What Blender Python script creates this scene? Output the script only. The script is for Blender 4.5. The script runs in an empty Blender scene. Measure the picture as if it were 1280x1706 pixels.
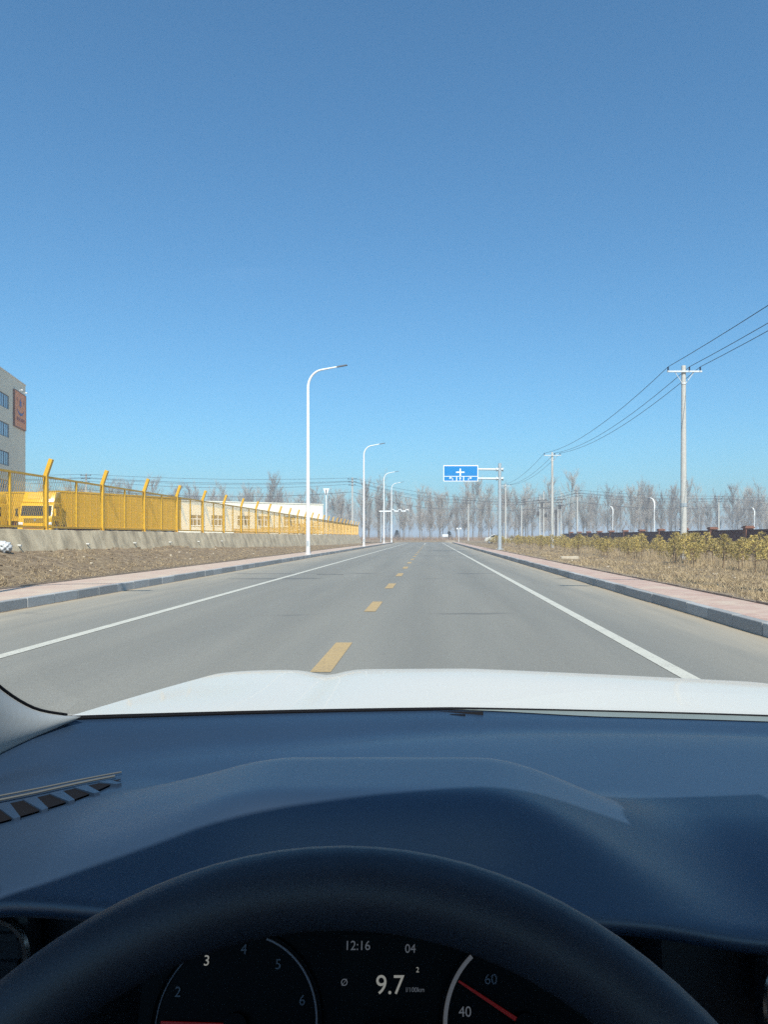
import bpy, bmesh, math, random
import numpy as np
from mathutils import Vector, Matrix, Quaternion

random.seed(7)
rng = np.random.default_rng(7)
R = math.radians
SC = bpy.context.scene
COL = SC.collection

# ------------------------------------------------------------------ camera
cam_d = bpy.data.cameras.new('camera')
cam_d.sensor_fit = 'HORIZONTAL'
cam_d.sensor_width = 36.0
cam_d.lens = 36.0
cam_d.clip_start = 0.02
cam_d.clip_end = 9000
cam = bpy.data.objects.new('camera', cam_d)
COL.objects.link(cam)
cam.location = (0, 0, 1.3)
cam.rotation_euler = (R(90), 0, 0)
cam_d.shift_x = -78 / 1280
cam_d.shift_y = 41 / 1280
SC.camera = cam

# ------------------------------------------------------------------ sky + sun
SUN_EL, SUN_AZ = R(49.7), R(8.3)          # behind the car, a little to its right
sun_vec = Vector((math.sin(SUN_AZ) * math.cos(SUN_EL), -math.cos(SUN_AZ) * math.cos(SUN_EL), math.sin(SUN_EL)))
world = bpy.data.worlds.new('World')
SC.world = world
world.use_nodes = True
wn = world.node_tree.nodes
wl = world.node_tree.links
sky = wn.new('ShaderNodeTexSky')
sky.sky_type = 'NISHITA'
sky.sun_disc = False
sky.sun_elevation = SUN_EL
sky.sun_rotation = math.pi - SUN_AZ
sky.altitude = 150
sky.air_density = 1.0
sky.dust_density = 1.5
sky.ozone_density = 7.0
wb = wn.new('ShaderNodeMix')
wb.data_type = 'RGBA'
wb.blend_type = 'MULTIPLY'
wb.inputs[0].default_value = 1.0
wb.inputs[7].default_value = (0.63, 0.98, 1.0, 1)      # the camera's white balance
wl.new(sky.outputs[0], wb.inputs[6])
wl.new(wb.outputs[2], wn['Background'].inputs[0])
wn['Background'].inputs[1].default_value = 0.124
sl = bpy.data.lights.new('sun', 'SUN')
sl.energy = 4.8
sl.angle = R(0.53)
sl.color = (1.0, 0.94, 0.84)
sun = bpy.data.objects.new('sun', sl)
COL.objects.link(sun)
sun.location = sun_vec * 60
sun.rotation_euler = sun_vec.to_track_quat('Z', 'Y').to_euler()
SC.view_settings.view_transform = 'Standard'
SC.view_settings.look = 'None'
SC.view_settings.exposure = 0.5
SC.view_settings.gamma = 1.0
SC.render.engine = 'CYCLES'
SC.cycles.use_denoising = False
SC.cycles.max_bounces = 8
SC.cycles.transparent_max_bounces = 12


# ------------------------------------------------------------------ helpers
def tag(o, label=None, cat=None, group=None, kind=None):
    if label: o['label'] = label
    if cat: o['category'] = cat
    if group: o['group'] = group
    if kind: o['kind'] = kind
    return o


def empty(name, loc=(0, 0, 0), rz=0.0, parent=None):
    o = bpy.data.objects.new(name, None)
    o.empty_display_size = 0.2
    COL.objects.link(o)
    o.location = loc
    o.rotation_euler = (0, 0, rz)
    o.parent = parent
    return o


def link(name, me, parent=None, loc=None, rot=None):
    o = bpy.data.objects.new(name, me)
    COL.objects.link(o)
    o.parent = parent
    if loc is not None: o.location = loc
    if rot is not None: o.rotation_euler = rot
    return o


def sstep(a, b, x):
    t = min(1.0, max(0.0, (x - a) / (b - a)))
    return t * t * (3 - 2 * t)


def lerp_table(tab, x):
    if x <= tab[0][0]: return tab[0][1]
    for (a, va), (b, vb) in zip(tab, tab[1:]):
        if x <= b: return va + (vb - va) * (x - a) / (b - a)
    return tab[-1][1]


class MB:
    def __init__(self):
        self.v, self.f, self.m, self.mats = [], [], [], []
        self.cur = 0

    def mat(self, m):
        if m not in self.mats: self.mats.append(m)
        self.cur = self.mats.index(m)
        return self

    def add(self, vs, fs):
        o = len(self.v)
        self.v += [tuple(p) for p in vs]
        self.f += [tuple(i + o for i in q) for q in fs]
        self.m += [self.cur] * len(fs)
        return self

    def box(self, x0, x1, y0, y1, z0, z1, mtx=None):
        vs = [(x, y, z) for z in (z0, z1) for y in (y0, y1) for x in (x0, x1)]
        if mtx is not None: vs = [mtx @ Vector(p) for p in vs]
        return self.add(vs, [(0, 2, 3, 1), (4, 5, 7, 6), (0, 1, 5, 4), (2, 6, 7, 3), (0, 4, 6, 2), (1, 3, 7, 5)])

    def cbox(self, c, s, mtx=None):
        return self.box(c[0] - s[0] / 2, c[0] + s[0] / 2, c[1] - s[1] / 2, c[1] + s[1] / 2, c[2] - s[2] / 2, c[2] + s[2] / 2, mtx)

    def tube(self, pts, rad, n=8, caps=True):
        pts = [Vector(p) for p in pts]
        if not hasattr(rad, '__len__'): rad = [rad] * len(pts)
        rings, ref = [], None
        for i, p in enumerate(pts):
            d = (pts[min(i + 1, len(pts) - 1)] - pts[max(i - 1, 0)]).normalized()
            if ref is None:
                ref = Vector((1, 0, 0)) if abs(d.x) < 0.9 else Vector((0, 1, 0))
            u = (ref - d * ref.dot(d))
            if u.length < 1e-6: u = d.orthogonal()
            u.normalize()
            ref = u
            w = d.cross(u)
            rings.append([p + (u * math.cos(2 * math.pi * k / n) + w * math.sin(2 * math.pi * k / n)) * rad[i] for k in range(n)])
        vs = [q for r in rings for q in r]
        fs = []
        for i in range(len(pts) - 1):
            for k in range(n):
                a, b = i * n + k, i * n + (k + 1) % n
                fs.append((a, b, b + n, a + n))
        if caps:
            fs.append(tuple(range(n - 1, -1, -1)))
            fs.append(tuple((len(pts) - 1) * n + k for k in range(n)))
        return self.add(vs, fs)

    def prism(self, poly, x0, x1, mtx=None):
        """poly of (y,z), extruded along x"""
        n = len(poly)
        vs = [(x0, y, z) for y, z in poly] + [(x1, y, z) for y, z in poly]
        if mtx is not None: vs = [mtx @ Vector(p) for p in vs]
        fs = [tuple(range(n)), tuple(range(2 * n - 1, n - 1, -1))]
        for i in range(n):
            j = (i + 1) % n
            fs.append((i, i + n, j + n, j))
        return self.add(vs, fs)

    def grid(self, rows):
        """rows: list of equal-length lists of points"""
        nr, nc = len(rows), len(rows[0])
        vs = [p for r in rows for p in r]
        fs = [(i * nc + j, i * nc + j + 1, (i + 1) * nc + j + 1, (i + 1) * nc + j) for i in range(nr - 1) for j in range(nc - 1)]
        return self.add(vs, fs)

    def disc(self, c, r, axis='y', n=24, depth=0.01, r_in=0.0):
        pts = []
        for k in range(n):
            a = 2 * math.pi * k / n
            pts.append((math.cos(a) * r, math.sin(a) * r))
        vs, fs = [], []
        for s in (-depth / 2, depth / 2):
            for (p, q) in pts:
                vs.append({'y': (c[0] + p, c[1] + s, c[2] + q), 'x': (c[0] + s, c[1] + p, c[2] + q), 'z': (c[0] + p, c[1] + q, c[2] + s)}[axis])
        fs.append(tuple(range(n)))
        fs.append(tuple(range(2 * n - 1, n - 1, -1)))
        for k in range(n):
            j = (k + 1) % n
            fs.append((k, k + n, j + n, j))
        return self.add(vs, fs)

    def mesh(self, name, mat=None, smooth=False, fix=True, bevel=0.0, seg=2):
        me = bpy.data.meshes.new(name)
        me.from_pydata(self.v, [], self.f)
        if mat is not None:
            me.materials.append(mat)
        else:
            for m in self.mats: me.materials.append(m)
            me.polygons.foreach_set('material_index', self.m)
        if fix or bevel:
            bm = bmesh.new()
            bm.from_mesh(me)
            if fix: bmesh.ops.recalc_face_normals(bm, faces=bm.faces)
            if bevel:
                ed = [e for e in bm.edges if len(e.link_faces) == 2 and e.calc_face_angle(0) > 0.5]
                bmesh.ops.bevel(bm, geom=ed, offset=bevel, segments=seg, affect='EDGES', profile=0.5, clamp_overlap=True)
            bm.to_mesh(me)
            bm.free()
        if smooth:
            me.polygons.foreach_set('use_smooth', [True] * len(me.polygons))
            if smooth != 'all':
                me.set_sharp_from_angle(angle=R(40))
        me.update()
        return me

    def build(self, name, mat=None, parent=None, smooth=False, fix=True, bevel=0.0, seg=2, loc=None, rot=None):
        return link(name, self.mesh(name, mat, smooth, fix, bevel, seg), parent, loc, rot)


def fast_mesh(name, verts, nper, mat, smooth=False, normals_up=False):
    """verts: (N*nper,3) numpy, consecutive faces with nper corners, no sharing"""
    me = bpy.data.meshes.new(name)
    n = len(verts)
    nf = n // nper
    me.vertices.add(n)
    me.vertices.foreach_set('co', verts.astype(np.float32).ravel())
    me.loops.add(n)
    me.loops.foreach_set('vertex_index', np.arange(n, dtype=np.int32))
    me.polygons.add(nf)
    me.polygons.foreach_set('loop_start', np.arange(0, n, nper, dtype=np.int32))
    me.polygons.foreach_set('loop_total', np.full(nf, nper, dtype=np.int32))
    me.update(calc_edges=True)
    me.materials.append(mat)
    return me


# ------------------------------------------------------------------ materials
def new_mat(name):
    m = bpy.data.materials.new(name)
    m.use_nodes = True
    return m, m.node_tree.nodes, m.node_tree.links, m.node_tree.nodes['Principled BSDF']


def ramp(nodes, links, fac, stops):
    r = nodes.new('ShaderNodeValToRGB')
    while len(r.color_ramp.elements) < len(stops): r.color_ramp.elements.new(0.5)
    for e, (p, c) in zip(r.color_ramp.elements, stops):
        e.position = p
        e.color = (*c, 1) if len(c) == 3 else c
    links.new(fac, r.inputs[0])
    return r.outputs[0]


def noise(nodes, links, vec, scale, detail=6, rough=0.55, dist=0.0):
    n = nodes.new('ShaderNodeTexNoise')
    n.inputs['Scale'].default_value = scale
    n.inputs['Detail'].default_value = detail
    n.inputs['Roughness'].default_value = rough
    n.inputs['Distortion'].default_value = dist
    if vec is not None: links.new(vec, n.inputs['Vector'])
    return n.outputs['Fac']


def mixc(nodes, links, fac, a, b, mode='MIX'):
    n = nodes.new('ShaderNodeMix')
    n.data_type = 'RGBA'
    n.blend_type = mode
    for s, v in ((n.inputs[0], fac), (n.inputs[6], a), (n.inputs[7], b)):
        if isinstance(v, (int, float)): s.default_value = v
        elif isinstance(v, tuple): s.default_value = (*v, 1)
        else: links.new(v, s)
    return n.outputs[2]


def math_n(nodes, links, op, a, b=0.0, c=0.0, clamp=False):
    n = nodes.new('ShaderNodeMath')
    n.operation = op
    n.use_clamp = clamp
    for s, v in zip(n.inputs, (a, b, c)):
        if isinstance(v, (int, float)): s.default_value = v
        else: links.new(v, s)
    return n.outputs[0]


def mapr(nodes, links, v, a, b, c=0.0, d=1.0):
    n = nodes.new('ShaderNodeMapRange')
    n.interpolation_type = 'SMOOTHSTEP'
    links.new(v, n.inputs[0])
    for i, q in enumerate((a, b, c, d)): n.inputs[1 + i].default_value = q
    return n.outputs[0]


def coords(nodes, world=False):
    if world:
        return nodes.new('ShaderNodeNewGeometry').outputs['Position']
    return nodes.new('ShaderNodeTexCoord').outputs['Object']


def mapping(nodes, links, vec, scale):
    n = nodes.new('ShaderNodeMapping')
    n.inputs['Scale'].default_value = scale
    links.new(vec, n.inputs[0])
    return n.outputs[0]


def add_bump(nodes, links, b, height, strength, dist=0.02):
    n = nodes.new('ShaderNodeBump')
    n.inputs['Strength'].default_value = strength
    n.inputs['Distance'].default_value = dist
    links.new(height, n.inputs['Height'])
    links.new(n.outputs[0], b.inputs['Normal'])


def mat(name, col, rough=0.6, var=0.12, scale=4.0, bump=0.0, bscale=60.0, bdist=0.01, metal=0.0, spec=0.5, coat=0.0, world=True, rnd=0.0):
    m, N, L, b = new_mat(name)
    v = coords(N, world)
    f = noise(N, L, v, scale)
    c0 = tuple(max(0, x * (1 - var)) for x in col)
    c1 = tuple(min(1, x * (1 + var)) for x in col)
    c = ramp(N, L, f, [(0.3, c0), (0.7, c1)])
    if rnd:
        oi = N.new('ShaderNodeObjectInfo')
        hs = N.new('ShaderNodeHueSaturation')
        L.new(math_n(N, L, 'MULTIPLY_ADD', oi.outputs['Random'], rnd * 2, 1 - rnd), hs.inputs['Value'])
        L.new(c, hs.inputs['Color'])
        c = hs.outputs[0]
    L.new(c, b.inputs['Base Color'])
    b.inputs['Roughness'].default_value = rough
    b.inputs['Metallic'].default_value = metal
    b.inputs['Specular IOR Level'].default_value = spec
    if coat:
        b.inputs['Coat Weight'].default_value = coat
        b.inputs['Coat Roughness'].default_value = 0.06
    if bump:
        add_bump(N, L, b, noise(N, L, v, bscale, 5), bump, bdist)
    return m


def asphalt_mat():
    m, N, L, b = new_mat('asphalt')
    p = coords(N, True)
    sep = N.new('ShaderNodeSeparateXYZ')
    L.new(p, sep.inputs[0])
    big = noise(N, L, mapping(N, L, p, (0.9, 0.06, 1)), 1.0, 5, 0.6)
    fine = noise(N, L, p, 75, 4, 0.75)
    mid = noise(N, L, p, 14, 5, 0.6)
    base = ramp(N, L, fine, [(0.25, (0.124, 0.12, 0.107)), (0.5, (0.202, 0.196, 0.174)), (0.8, (0.33, 0.318, 0.28))])
    base = mixc(N, L, 1.0, base, ramp(N, L, big, [(0.3, (0.86, 0.87, 0.88)), (0.7, (1.1, 1.09, 1.07))]), 'MULTIPLY')
    base = mixc(N, L, 0.5, base, ramp(N, L, mid, [(0.3, (0.88, 0.88, 0.88)), (0.7, (1.1, 1.1, 1.1))]), 'MULTIPLY')
    tr = None
    for c_ in (-3.6, -2.1, -0.15, 1.35):
        dx = math_n(N, L, 'ABSOLUTE', math_n(N, L, 'SUBTRACT', sep.outputs[0], c_))
        k_ = mapr(N, L, dx, 0.1, 0.5, 1.0, 0.0)
        tr = k_ if tr is None else math_n(N, L, 'MAXIMUM', tr, k_)
    base = mixc(N, L, math_n(N, L, 'MULTIPLY', tr, math_n(N, L, 'MULTIPLY', big, 0.5)), base, mixc(N, L, 1.0, base, (0.8, 0.8, 0.8), 'MULTIPLY'))
    # wind-blown dust gathered along the kerbs, smeared along the road
    smear = noise(N, L, mapping(N, L, p, (2.2, 0.16, 1)), 1.0, 6, 0.65)
    xl = mapr(N, L, sep.outputs[0], -4.9, -7.2)
    xr = mapr(N, L, sep.outputs[0], 2.6, 4.25)
    edge = math_n(N, L, 'MAXIMUM', xl, xr)
    dust = math_n(N, L, 'MULTIPLY', edge, mapr(N, L, smear, 0.25, 0.75, 0.25, 1.15), clamp=True)
    base = mixc(N, L, math_n(N, L, 'MULTIPLY', dust, 0.85), base, mixc(N, L, fine, (0.27, 0.24, 0.19), (0.4, 0.355, 0.28)))
    gut = math_n(N, L, 'MAXIMUM', mapr(N, L, math_n(N, L, 'MULTIPLY_ADD', smear, 0.5, sep.outputs[0]), -6.7, -7.05), mapr(N, L, math_n(N, L, 'MULTIPLY_ADD', smear, -0.5, sep.outputs[0]), 3.7, 4.05))
    base = mixc(N, L, math_n(N, L, 'MULTIPLY', gut, 0.7), base, mixc(N, L, fine, (0.3, 0.25, 0.18), (0.44, 0.375, 0.28)))
    # oil and damp spots near the right gutter
    vor = N.new('ShaderNodeTexVoronoi')
    L.new(mapping(N, L, p, (0.55, 0.34, 1)), vor.inputs['Vector'])
    vor.inputs['Scale'].default_value = 1.0
    wob = math_n(N, L, 'MULTIPLY_ADD', mid, 0.14, vor.outputs['Distance'])
    spot = math_n(N, L, 'MULTIPLY', mapr(N, L, wob, 0.17, 0.12), mapr(N, L, sep.outputs[0], 2.9, 3.3))
    base = mixc(N, L, math_n(N, L, 'MULTIPLY', spot, 0.55), base, (0.06, 0.058, 0.055))
    # transverse sealed cracks
    wv = N.new('ShaderNodeTexNoise')
    wv.noise_dimensions = '1D'
    L.new(math_n(N, L, 'MULTIPLY_ADD', noise(N, L, mapping(N, L, p, (0.35, 0.05, 1)), 1.0, 3), 2.0, sep.outputs[1]), wv.inputs['W'])
    wv.inputs['Scale'].default_value = 0.55
    wv.inputs['Detail'].default_value = 1
    crack = math_n(N, L, 'MULTIPLY', mapr(N, L, wv.outputs['Fac'], 0.71, 0.735), mapr(N, L, noise(N, L, mapping(N, L, p, (0.25, 0.1, 1)), 1.0, 2), 0.5, 0.58))
    base = mixc(N, L, math_n(N, L, 'MULTIPLY', crack, 0.45), base, (0.075, 0.075, 0.075))
    L.new(base, b.inputs['Base Color'])
    b.inputs['Roughness'].default_value = 0.82
    b.inputs['Specular IOR Level'].default_value = 0.35
    add_bump(N, L, b, fine, 0.5, 0.006)
    return m


def paint_line_mat(name, col, wear):
    m, N, L, b = new_mat(name)
    p = coords(N, True)
    f = noise(N, L, p, 38, 6, 0.75)
    g = noise(N, L, p, 2.5, 4, 0.6)
    w = math_n(N, L, 'ADD', f, math_n(N, L, 'MULTIPLY_ADD', g, 0.35, -0.17))
    c = ramp(N, L, w, [(wear - 0.06, tuple(x * 0.62 + 0.03 for x in col)), (wear + 0.06, col)])
    L.new(c, b.inputs['Base Color'])
    b.inputs['Roughness'].default_value = 0.7
    add_bump(N, L, b, f, 0.25, 0.004)
    return m


def soil_mat():
    m, N, L, b = new_mat('soil')
    p = coords(N, True)
    sep = N.new('ShaderNodeSeparateXYZ')
    L.new(p, sep.inputs[0])
    n1 = noise(N, L, p, 0.55, 6, 0.6)
    n2 = noise(N, L, p, 5.0, 7, 0.7)
    n3 = noise(N, L, p, 38, 4, 0.7)
    soil = ramp(N, L, n2, [(0.28, (0.085, 0.058, 0.038)), (0.5, (0.225, 0.168, 0.112)), (0.74, (0.4, 0.315, 0.215))])
    straw = ramp(N, L, n2, [(0.28, (0.11, 0.08, 0.05)), (0.5, (0.235, 0.175, 0.11)), (0.74, (0.42, 0.335, 0.22))])
    side = mapr(N, L, sep.outputs[0], -6, 4, 0.28, 0.85)
    fac = math_n(N, L, 'ADD', side, math_n(N, L, 'MULTIPLY_ADD', n1, 2.6, -1.35), clamp=True)
    c = mixc(N, L, fac, soil, straw)
    c = mixc(N, L, 0.6, c, ramp(N, L, n3, [(0.3, (0.62, 0.6, 0.58)), (0.7, (1.3, 1.27, 1.2))]), 'MULTIPLY')
    # sand spilled next to the paving
    sand = math_n(N, L, 'MULTIPLY', mapr(N, L, math_n(N, L, 'MULTIPLY_ADD', n1, 1.6, sep.outputs[0]), 7.0, 6.2), mapr(N, L, sep.outputs[0], 3, 4))
    c = mixc(N, L, math_n(N, L, 'MULTIPLY', sand, 0.6), c, (0.4, 0.32, 0.23))
    L.new(c, b.inputs['Base Color'])
    b.inputs['Roughness'].default_value = 0.95
    b.inputs['Specular IOR Level'].default_value = 0.15
    add_bump(N, L, b, math_n(N, L, 'MULTIPLY_ADD', n3, 0.5, n2), 0.9, 0.06)
    return m


def paver_mat():
    m, N, L, b = new_mat('pink_pavers')
    p = coords(N, True)
    br = N.new('ShaderNodeTexBrick')
    L.new(p, br.inputs['Vector'])
    br.inputs['Scale'].default_value = 1.0
    br.inputs['Brick Width'].default_value = 0.2
    br.inputs['Row Height'].default_value = 0.1
    br.inputs['Mortar Size'].default_value = 0.005
    br.inputs['Color1'].default_value = (0.4, 0.255, 0.205, 1)
    br.inputs['Color2'].default_value = (0.49, 0.35, 0.29, 1)
    br.inputs['Mortar'].default_value = (0.33, 0.27, 0.215, 1)
    n1 = noise(N, L, p, 1.1, 6, 0.65)
    n3 = noise(N, L, p, 60, 4, 0.6)
    sep = N.new('ShaderNodeSeparateXYZ')
    L.new(p, sep.inputs[0])
    dusty = mapr(N, L, sep.outputs[0], 0, -5, 0.0, 0.4)
    f = math_n(N, L, 'ADD', mapr(N, L, n1, 0.42, 0.75), dusty, clamp=True)
    c = mixc(N, L, math_n(N, L, 'MULTIPLY', f, 0.85), br.outputs['Color'], (0.5, 0.41, 0.32))
    c = mixc(N, L, 0.5, c, ramp(N, L, n3, [(0.3, (0.8, 0.8, 0.8)), (0.7, (1.15, 1.15, 1.15))]), 'MULTIPLY')
    L.new(c, b.inputs['Base Color'])
    b.inputs['Roughness'].default_value = 0.88
    add_bump(N, L, b, br.outputs['Fac'], 0.4, -0.004)
    return m


def cement_mat():
    m, N, L, b = new_mat('rough_cement')
    p = coords(N, True)
    n1 = noise(N, L, p, 1.3, 7, 0.65, 0.4)
    st = noise(N, L, mapping(N, L, p, (1, 1.4, 0.7)), 1.1, 7, 0.7, 0.3)
    n3 = noise(N, L, p, 30, 5, 0.65)
    c = ramp(N, L, n1, [(0.25, (0.36, 0.285, 0.185)), (0.5, (0.56, 0.455, 0.305)), (0.78, (0.68, 0.57, 0.4))])
    c = mixc(N, L, 0.75, c, ramp(N, L, st, [(0.36, (0.5, 0.49, 0.47)), (0.55, (1.05, 1.05, 1.04))]), 'MULTIPLY')
    c = mixc(N, L, 0.5, c, ramp(N, L, n3, [(0.3, (0.8, 0.8, 0.8)), (0.7, (1.15, 1.15, 1.15))]), 'MULTIPLY')
    L.new(c, b.inputs['Base Color'])
    b.inputs['Roughness'].default_value = 0.9
    add_bump(N, L, b, math_n(N, L, 'MULTIPLY_ADD', n3, 0.5, n1), 0.55, 0.04)
    return m


def emit_mat(name, col, s):
    m, N, L, b = new_mat(name)
    n = noise(N, L, coords(N, False), 300, 2)
    L.new(ramp(N, L, n, [(0, tuple(x * 0.85 for x in col)), (1, col)]), b.inputs['Emission Color'])
    b.inputs['Base Color'].default_value = (*[x * 0.15 for x in col], 1)
    b.inputs['Emission Strength'].default_value = s
    return m


def glass_mat(name, tint, spec_fac, rough=0.0):
    m, N, L, b = new_mat(name)
    N.remove(b)
    tr = N.new('ShaderNodeBsdfTransparent')
    tr.inputs[0].default_value = (*tint, 1)
    gl = N.new('ShaderNodeBsdfGlossy')
    gl.inputs['Roughness'].default_value = rough
    fr = N.new('ShaderNodeFresnel')
    fr.inputs[0].default_value = 1.45
    fac = math_n(N, L, 'MULTIPLY', fr.outputs[0], spec_fac, clamp=True)
    mx = N.new('ShaderNodeMixShader')
    L.new(fac, mx.inputs[0])
    L.new(tr.outputs[0], mx.inputs[1])
    L.new(gl.outputs[0], mx.inputs[2])
    L.new(mx.outputs[0], N['Material Output'].inputs[0])
    return m


M = {}
M['asphalt'] = asphalt_mat()
M['white_line'] = paint_line_mat('white_road_paint', (0.5, 0.485, 0.42), 0.43)
M['yellow_line'] = paint_line_mat('yellow_road_paint', (0.42, 0.295, 0.135), 0.44)
M['soil'] = soil_mat()
M['pavers'] = paver_mat()
M['cement'] = cement_mat()
M['granite'] = mat('granite_kerb', (0.31, 0.31, 0.305), 0.75, 0.16, 30, 0.15, 120, rnd=0.2)
M['edging'] = mat('edging_stone', (0.22, 0.17, 0.125), 0.9, 0.25, 6, 0.3, 50)
M['fence'] = mat('yellow_fence_paint', (0.66, 0.37, 0.02), 0.42, 0.1, 3, 0.05, 30)
M['truck'] = mat('yellow_truck_paint', (0.7, 0.385, 0.012), 0.3, 0.05, 2, coat=0.15, world=False)
M['trailer'] = mat('yellow_box_panel', (0.6, 0.325, 0.012), 0.45, 0.06, 1.5)
M['dark'] = mat('dark_rubber', (0.02, 0.02, 0.022), 0.75, 0.2, 12)
M['darkmetal'] = mat('dark_metal', (0.06, 0.05, 0.045), 0.6, 0.25, 8)
M['rust'] = mat('red_brown_chassis', (0.16, 0.045, 0.03), 0.7, 0.3, 6)
M['truckglass'] = mat('dark_vehicle_glass', (0.012, 0.014, 0.017), 0.12, 0.2, 3, spec=0.7)
M['lampwhite'] = mat('white_lamp_paint', (0.8, 0.8, 0.79), 0.38, 0.03, 3)
M['lamphead'] = mat('dark_lamp_head', (0.06, 0.075, 0.1), 0.5, 0.1, 5)
M['galv'] = mat('galvanised_steel', (0.46, 0.5, 0.52), 0.45, 0.1, 6, metal=0.35)
M['signblue'] = mat('sign_blue', (0.0, 0.2, 0.52), 0.4, 0.04, 3)
M['signwhite'] = mat('sign_white', (0.82, 0.83, 0.84), 0.4, 0.03, 5)
M['concrete_pole'] = mat('pole_concrete', (0.5, 0.485, 0.45), 0.85, 0.12, 9, 0.2, 60)
M['arm_steel'] = mat('crossarm_steel', (0.62, 0.63, 0.63), 0.5, 0.08, 8)
M['insulator'] = mat('insulator_glaze', (0.03, 0.045, 0.09), 0.3, 0.1, 8)
M['wire'] = mat('wire_black', (0.03, 0.035, 0.05), 0.6, 0.1, 3)
M['brownwall'] = mat('brown_wall_paint', (0.12, 0.05, 0.042), 0.85, 0.18, 1.4, 0.15, 30)
M['pillar'] = mat('terracotta_pillar', (0.21, 0.09, 0.055), 0.8, 0.12, 4)
M['whitewall'] = mat('white_render', (0.84, 0.8, 0.68), 0.85, 0.03, 0.8)
M['greywall'] = mat('pale_grey_render', (0.8, 0.7, 0.53), 0.85, 0.05, 0.6)
M['frame'] = mat('white_window_frame', (0.8, 0.8, 0.78), 0.5, 0.03, 5)
M['frame_dark'] = mat('navy_window_frame', (0.03, 0.05, 0.09), 0.5, 0.1, 5)
M['pane'] = mat('window_pane', (0.1, 0.085, 0.075), 0.1, 0.5, 1.2, spec=0.6)
M['pane_blue'] = mat('bluish_window_pane', (0.2, 0.27, 0.36), 0.12, 0.35, 0.9, spec=0.8)
M['orange'] = mat('orange_sign_sheet', (0.85, 0.27, 0.07), 0.6, 0.08, 1.2)
M['logoblue'] = mat('logo_blue', (0.05, 0.08, 0.3), 0.6, 0.1, 3)
M['logored'] = mat('logo_dark_red', (0.22, 0.02, 0.03), 0.6, 0.1, 3)
M['timber'] = mat('stacked_timber', (0.5, 0.29, 0.1), 0.8, 0.25, 3, rnd=0.2)
M['bark'] = mat('grey_bark', (0.2, 0.172, 0.145), 0.9, 0.25, 2, world=False, rnd=0.2)
M['twig'] = mat('bare_twigs', (0.36, 0.315, 0.27), 0.9, 0.2, 0.7, world=False, rnd=0.18)
M['needle'] = mat('yellowed_pine_needles', (0.43, 0.325, 0.1), 0.65, 0.55, 11, world=True, rnd=0.3)
M['stem'] = mat('sapling_bark', (0.17, 0.11, 0.06), 0.9, 0.2, 9, world=False)
M['straw'] = mat('dry_grass', (0.4, 0.295, 0.165), 0.85, 0.35, 3.0)
M['weed'] = mat('brown_weeds', (0.3, 0.195, 0.12), 0.9, 0.35, 0.3)
M['conifer'] = mat('dark_conifer', (0.03, 0.04, 0.025), 0.8, 0.3, 3)
M['stone'] = mat('pale_stone', (0.45, 0.38, 0.29), 0.9, 0.2, 9, 0.3, 40)
M['bag'] = mat('white_plastic_film', (0.5, 0.51, 0.52), 0.3, 0.08, 9, 0.6, 14, 0.03)
M['carwhite'] = mat('white_car_paint', (0.545, 0.52, 0.465), 0.45, 0.015, 1.0, coat=0.3, spec=.3, world=False)
M['dash'] = mat('dashboard_plastic', (0.014, 0.031, 0.062), 0.42, 0.1, 3, 0.12, 900, 0.0006, spec=0.8, world=False)
M['dashdark'] = mat('black_plastic', (0.011, 0.013, 0.018), 0.5, 0.1, 10, world=False)
M['leather'] = mat('black_leather', (0.02, 0.026, 0.04), 0.48, 0.12, 30, 0.2, 700, 0.0008, spec=0.45, world=False)
M['trim'] = mat('grey_pillar_trim', (0.32, 0.335, 0.335), 0.7, 0.04, 6, 0.05, 400, 0.0005, world=False)
M['ventstrip'] = mat('grey_vent_strip', (0.07, 0.075, 0.075), .5, .05, 8, world=False)
M['seal'] = mat('black_seal', (0.007, 0.007, 0.009), 0.8, 0.1, 8, spec=.12, world=False)
M['reflpale'] = mat('pale_glass_reflection', (0.2, 0.23, 0.215), 0.55, 0.08, 8, world=False)  # reflection along the windscreen foot, put into the colour
M['chrome'] = mat('satin_chrome', (0.5, 0.52, 0.55), 0.25, 0.05, 8, metal=1.0, world=False)
M['headliner'] = mat('headliner_fabric', (0.45, 0.45, 0.43), 0.95, 0.05, 30, world=False)
M['windscreen'] = glass_mat('windscreen_glass', (0.95, 0.965, 0.955), 0.7)
M['clusterface'] = mat('cluster_face', (0.0025, 0.003, 0.004), 0.6, 0.1, 40, spec=.12, world=False)
M['lcd'] = mat('lcd_panel', (0.003, 0.0035, 0.004), 0.5, 0.1, 40, spec=.12, world=False)
M['lit'] = emit_mat('lit_segment', (0.9, 0.88, 0.78), 0.17)
M['lit_dim'] = emit_mat('dim_numeral', (0.5, 0.6, 0.8), 0.004)
M['lit_mid'] = emit_mat('gauge_numeral', (0.75, 0.78, 0.85), 0.06)
M['scale_dim'] = emit_mat('gauge_scale', (0.6, 0.75, 1.0), 0.012)
M['needle_red'] = emit_mat('red_pointer', (0.8, 0.02, 0.01), 0.04)


# ================================================================== THE SETTING
KL, KR = -7.35, 4.32           # kerb faces
KZ = 0.19                      # kerb height
ROAD_END = 160.0
CR0, CR1 = 161.0, 179.0        # crossing road
WX = -12.0                     # face of the retaining wall
WALL_END = 128.0
YARD = 1.4
wall_ground = [(10, 0.9), (24, 0.88), (35, 0.78), (57, 0.54), (100, 0.28), (128, 0.18), (150, 0.12)]


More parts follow.
